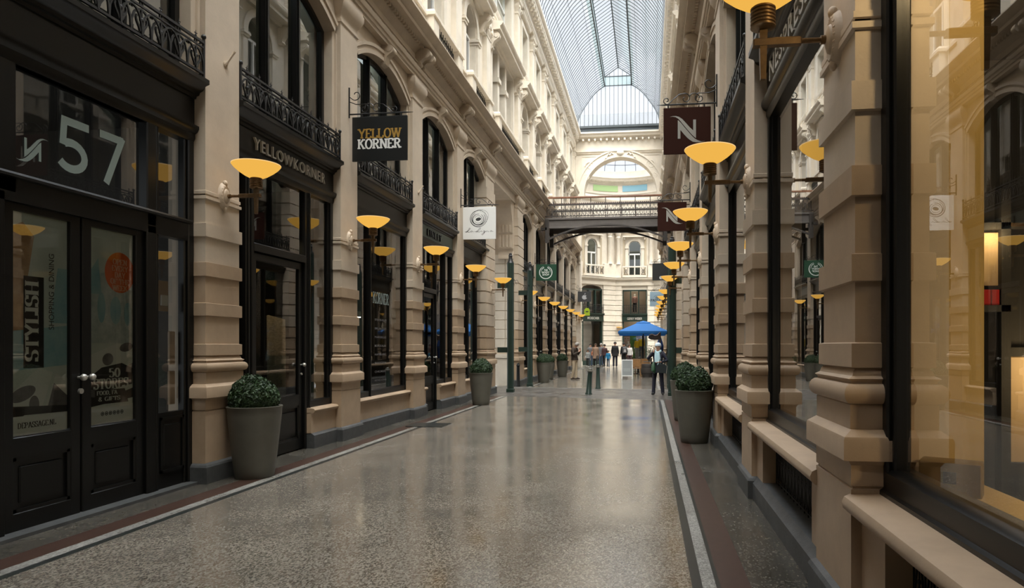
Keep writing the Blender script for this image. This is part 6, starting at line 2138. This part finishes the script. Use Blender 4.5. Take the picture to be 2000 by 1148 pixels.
K = dict(black=cl('black_cloth', (.012, .012, .013)), navy=cl('navy_cloth', (.014, .015, .03)), brown=cl('brown_wool', (.05, .034, .024), var=.2, scale=30), beige=cl('beige_cotton', (.46, .37, .26)),
         grey=cl('grey_cloth', (.12, .12, .125)), tan=cl('camel_wool', (.28, .18, .12)), maroon=cl('maroon_cloth', (.06, .025, .028)), blue=cl('bright_blue_nylon', (.015, .20, .40)), jeans=cl('denim', (.05, .08, .13)),
         white=cl('white_cotton', (.6, .58, .55)), pattern=cl('patterned_fleece', (.5, .5, .48), col2=(.08, .1, .1), scale=18), hairg=cl('grey_hair', (.35, .33, .3)), hairb=cl('brown_hair', (.06, .035, .02)), hairk=cl('dark_hair', (.015, .012, .01)),
         shoe=cl('dark_leather', (.03, .018, .012), .5), pale=cl('pale_blue_knit', (.42, .60, .66)), leather=cl('black_leather', (.014, .02, .022), .4), orange=cl('tan_leather', (.35, .10, .03), .6), plastic=cl('green_bag', (.02, .07, .03), .4), hatw=cl('light_blue_knit', (.55, .66, .74)))
# older man in profile, head bowed, hand at the mouth
person('man in brown jacket and beige trousers in profile, head bowed, hand at mouth', (-3.40, 31.7, 0), math.radians(62), 1.76,
       pose=dict(nk=(0, -.03, 1.49), h0=(0, -.09, 1.56), h1=(0, -.14, 1.62), h2=(0, -.15, 1.68), face=(0, -1, -.6), sp=(0, .02, 1.14), ch=(0, .02, 1.34),
                 eL=(.23, -.05, 1.17), wL=(.10, -.24, 1.33), fL=(-.4, -.2, .8), eR=(-.23, -.08, 1.16), wR=(-.06, -.27, 1.28), fR=(.6, -.1, .6), aL=(.07, -.03, .09), kL=(.08, -.03, .5), aR=(-.08, .10, .09)),
       top=K['brown'], trousers=K['beige'], shoe=K['shoe'], hair=K['hairg'], coat=.05)
# woman on the right with pale hat, scarf and bags
def womanx(root, J, hc, fw, face, rt):
    g = G(); g.lathe([(.100, .0), (.104, .03), (.098, .06), (.076, .09), (.04, .11), (.002, .115)], 18, tuple(hc + V(0, .012, .015))); g.lathe([(.104, -.005), (.109, .015), (.104, .035)], 18, tuple(hc + V(0, .012, .015))); g.build('knit_hat', K['hatw'], root)
    g = G(); g.tube([V(.08, .05, 1.50), V(.09, -.07, 1.47), V(0, -.115, 1.43), V(-.09, -.07, 1.47), V(-.08, .05, 1.50)], .042, 8, True)
    g.tube([V(.02, -.13, 1.44), V(.04, -.165, 1.25), V(.05, -.17, 1.02)], [.05, .065, .07], 8); g.tube([V(-.05, -.13, 1.44), V(-.05, -.165, 1.28), V(-.04, -.17, 1.12)], [.05, .055, .06], 8)
    g.build('scarf', K['pale'], root)
    g = G(); g.prism([(-.02, .78), (.30, .74), (.33, .98), (.25, 1.06), (.05, 1.06), (-.03, .98)], -.27, -.12, 'z')
    g.v = [(x, z, y) for x, y, z in g.v]; b = g.build('handbag', K['leather'], root)
    g = G()
    for yy in (-.25, -.14): g.tube([(.06, yy, 1.05), (.09, yy, 1.2), (.16, yy, 1.24), (.23, yy, 1.2), (.25, yy, 1.05)], .011, 6)
    g.build('handles', K['leather'], b)
    g = G(); g.tube([V(-.12, -.22, 1.12), V(-.13, -.24, .98), V(-.12, -.25, .84), V(-.08, -.24, .74)], [.03, .07, .08, .02], 8); g.build('shopping_bag', K['plastic'], root)
person('woman in pale knit hat and light blue scarf, hand on cheek, holding bags', (.32, 22.15, 0), math.radians(-8), 1.66,
       pose=dict(eR=(-.33, -.02, 1.24), wR=(-.13, -.14, 1.46), fR=(.35, .05, 1), eL=(.30, -.02, 1.17), wL=(.12, -.20, 1.12), fL=(-1, -.2, 0), kL=(.13, -.01, .5), aL=(.16, .02, .09), kR=(-.13, -.01, .5), aR=(-.16, .02, .09), hL=(.10, 0, .92), hR=(-.10, 0, .92)),
       top=K['navy'], trousers=K['navy'], shoe=K['black'], hair=K['hairg'], coat=.20, extra=womanx)
WALK = dict(kL=(.10, -.16, .52), aL=(.10, -.26, .10), kR=(-.10, .02, .50), aR=(-.10, .26, .14), wL=(.24, .06, .93), wR=(-.24, -.14, .94))
def bagx(mat, dx=-.26, z=.85):
    def f(root, J, hc, fw, face, rt):
        g = G(); g.bbox(dx - .06, dx + .06, -.16, .12, z - .12, z + .14, .03); g.tube([(dx, -.1, z + .12), (dx * .8, -.02, z + .5), (dx, .08, z + .12)], .01, 5); g.build('shoulder_bag', mat, root)
    return f
def packx(root, J, hc, fw, face, rt):
    g = G(); g.bbox(-.15, .15, .13, .30, 1.02, 1.45, .05); g.build('backpack', K['grey'], root)
    g = G(); g.prism([(-.09, 1.1), (.09, 1.1), (0, 1.36)], .302, .306, 'z'); g.v = [(x, z, y) for x, y, z in g.v]; g.build('backpack_pocket', K['white'], root)
person('child in a patterned white and grey fleece, leftmost of the distant group', (-4.35, 49.6, 0), 0, 1.28, WALK, K['pattern'], K['black'], K['white'], K['hairb'], hairlen=1)
person('grey-jacketed adult standing behind the child at the left of the distant group', (-4.30, 51.2, 0), .3, 1.72, None, K['grey'], K['jeans'], K['shoe'], K['hairk'])
person('woman with long hair in an open camel coat walking in the distant group', (-3.82, 50.0, 0), .1, 1.72, WALK, K['tan'], K['black'], K['shoe'], K['hairb'], coat=.32, hairlen=1.6, extra=bagx(K['orange'], -.27, 1.0))
person('person in dark clothes just behind the camel-coated woman', (-3.5, 51.4, 0), -.2, 1.74, None, K['grey'], K['jeans'], K['shoe'], K['hairg'])
person('man in a maroon jacket striding left of the blue-jacketed child', (-3.18, 50.2, 0), -.35, 1.66, WALK, K['maroon'], K['black'], K['shoe'], K['hairk'])
person('child in a bright blue jacket walking in front of the man in maroon', (-2.83, 48.9, 0), 0, 1.22, WALK, K['blue'], K['jeans'], K['shoe'], K['hairb'])
person('tall man in a long black jacket seen from behind in the rotunda', (-2.42, 50.6, 0), PI, 1.84, None, K['black'], K['navy'], K['shoe'], K['hairk'], coat=.18, slim=1.12)
person('man with a grey backpack seen from behind beside the pavement sign', (-1.74, 49.6, 0), PI + .3, 1.78, None, K['black'], K['black'], K['shoe'], K['hairk'], coat=.08, extra=packx)
person('person in a white top seen just right of the man with the backpack', (-1.38, 51.2, 0), .2, 1.66, None, K['white'], K['maroon'], K['shoe'], K['hairb'], hairlen=1)
# mannequins in the far window
def mannequin(label, x, z, rz, top, tr, hgt=1.72, y=.55, pose=None):
    p = m2 @ Vector((x, -y, z))
    o = person(label, tuple(p), rz, hgt, pose, top, tr, None, None, cat='mannequin')
    o.name = 'mannequin'
    for c in o.children:
        if c.name.startswith(('body', 'face_features')):
            c.data.materials.clear(); c.data.materials.append(M['white'])
    return o
mannequin('mannequin in a yellow jacket and patterned trousers at the centre of the far shop window', c2 + .2, .5, .1, cl('yellow_jacket', (.62, .40, .01)), K['pattern'], pose=dict(WALK))
mannequin('mannequin in a yellow top standing behind the other one in yellow', c2 + .55, .55, -.2, cl('yellow_top', (.60, .42, .02)), K['grey'], 1.85)
mannequin('white-topped mannequin in front of the face poster in the far window', c2 - .55, .45, .2, K['white'], K['maroon'], 1.5)
mannequin('mannequin in a red patterned top in the upper window of the far shop', c2 + .0, 4.3, 0, cl('red_pattern_top', (.35, .04, .04), col2=(.5, .45, .4), scale=25), K['black'], 1.62)
ld = bpy.data.lights.new('window_lamp', 'POINT'); ld.energy = 12; ld.color = (1, .82, .6); ld.shadow_soft_size = .5
for zz in (3.3, 5.9):
    lo = bpy.data.objects.new('window_lamp', ld); COL.objects.link(lo); lo.location = m2 @ Vector((c2, -.5, zz))
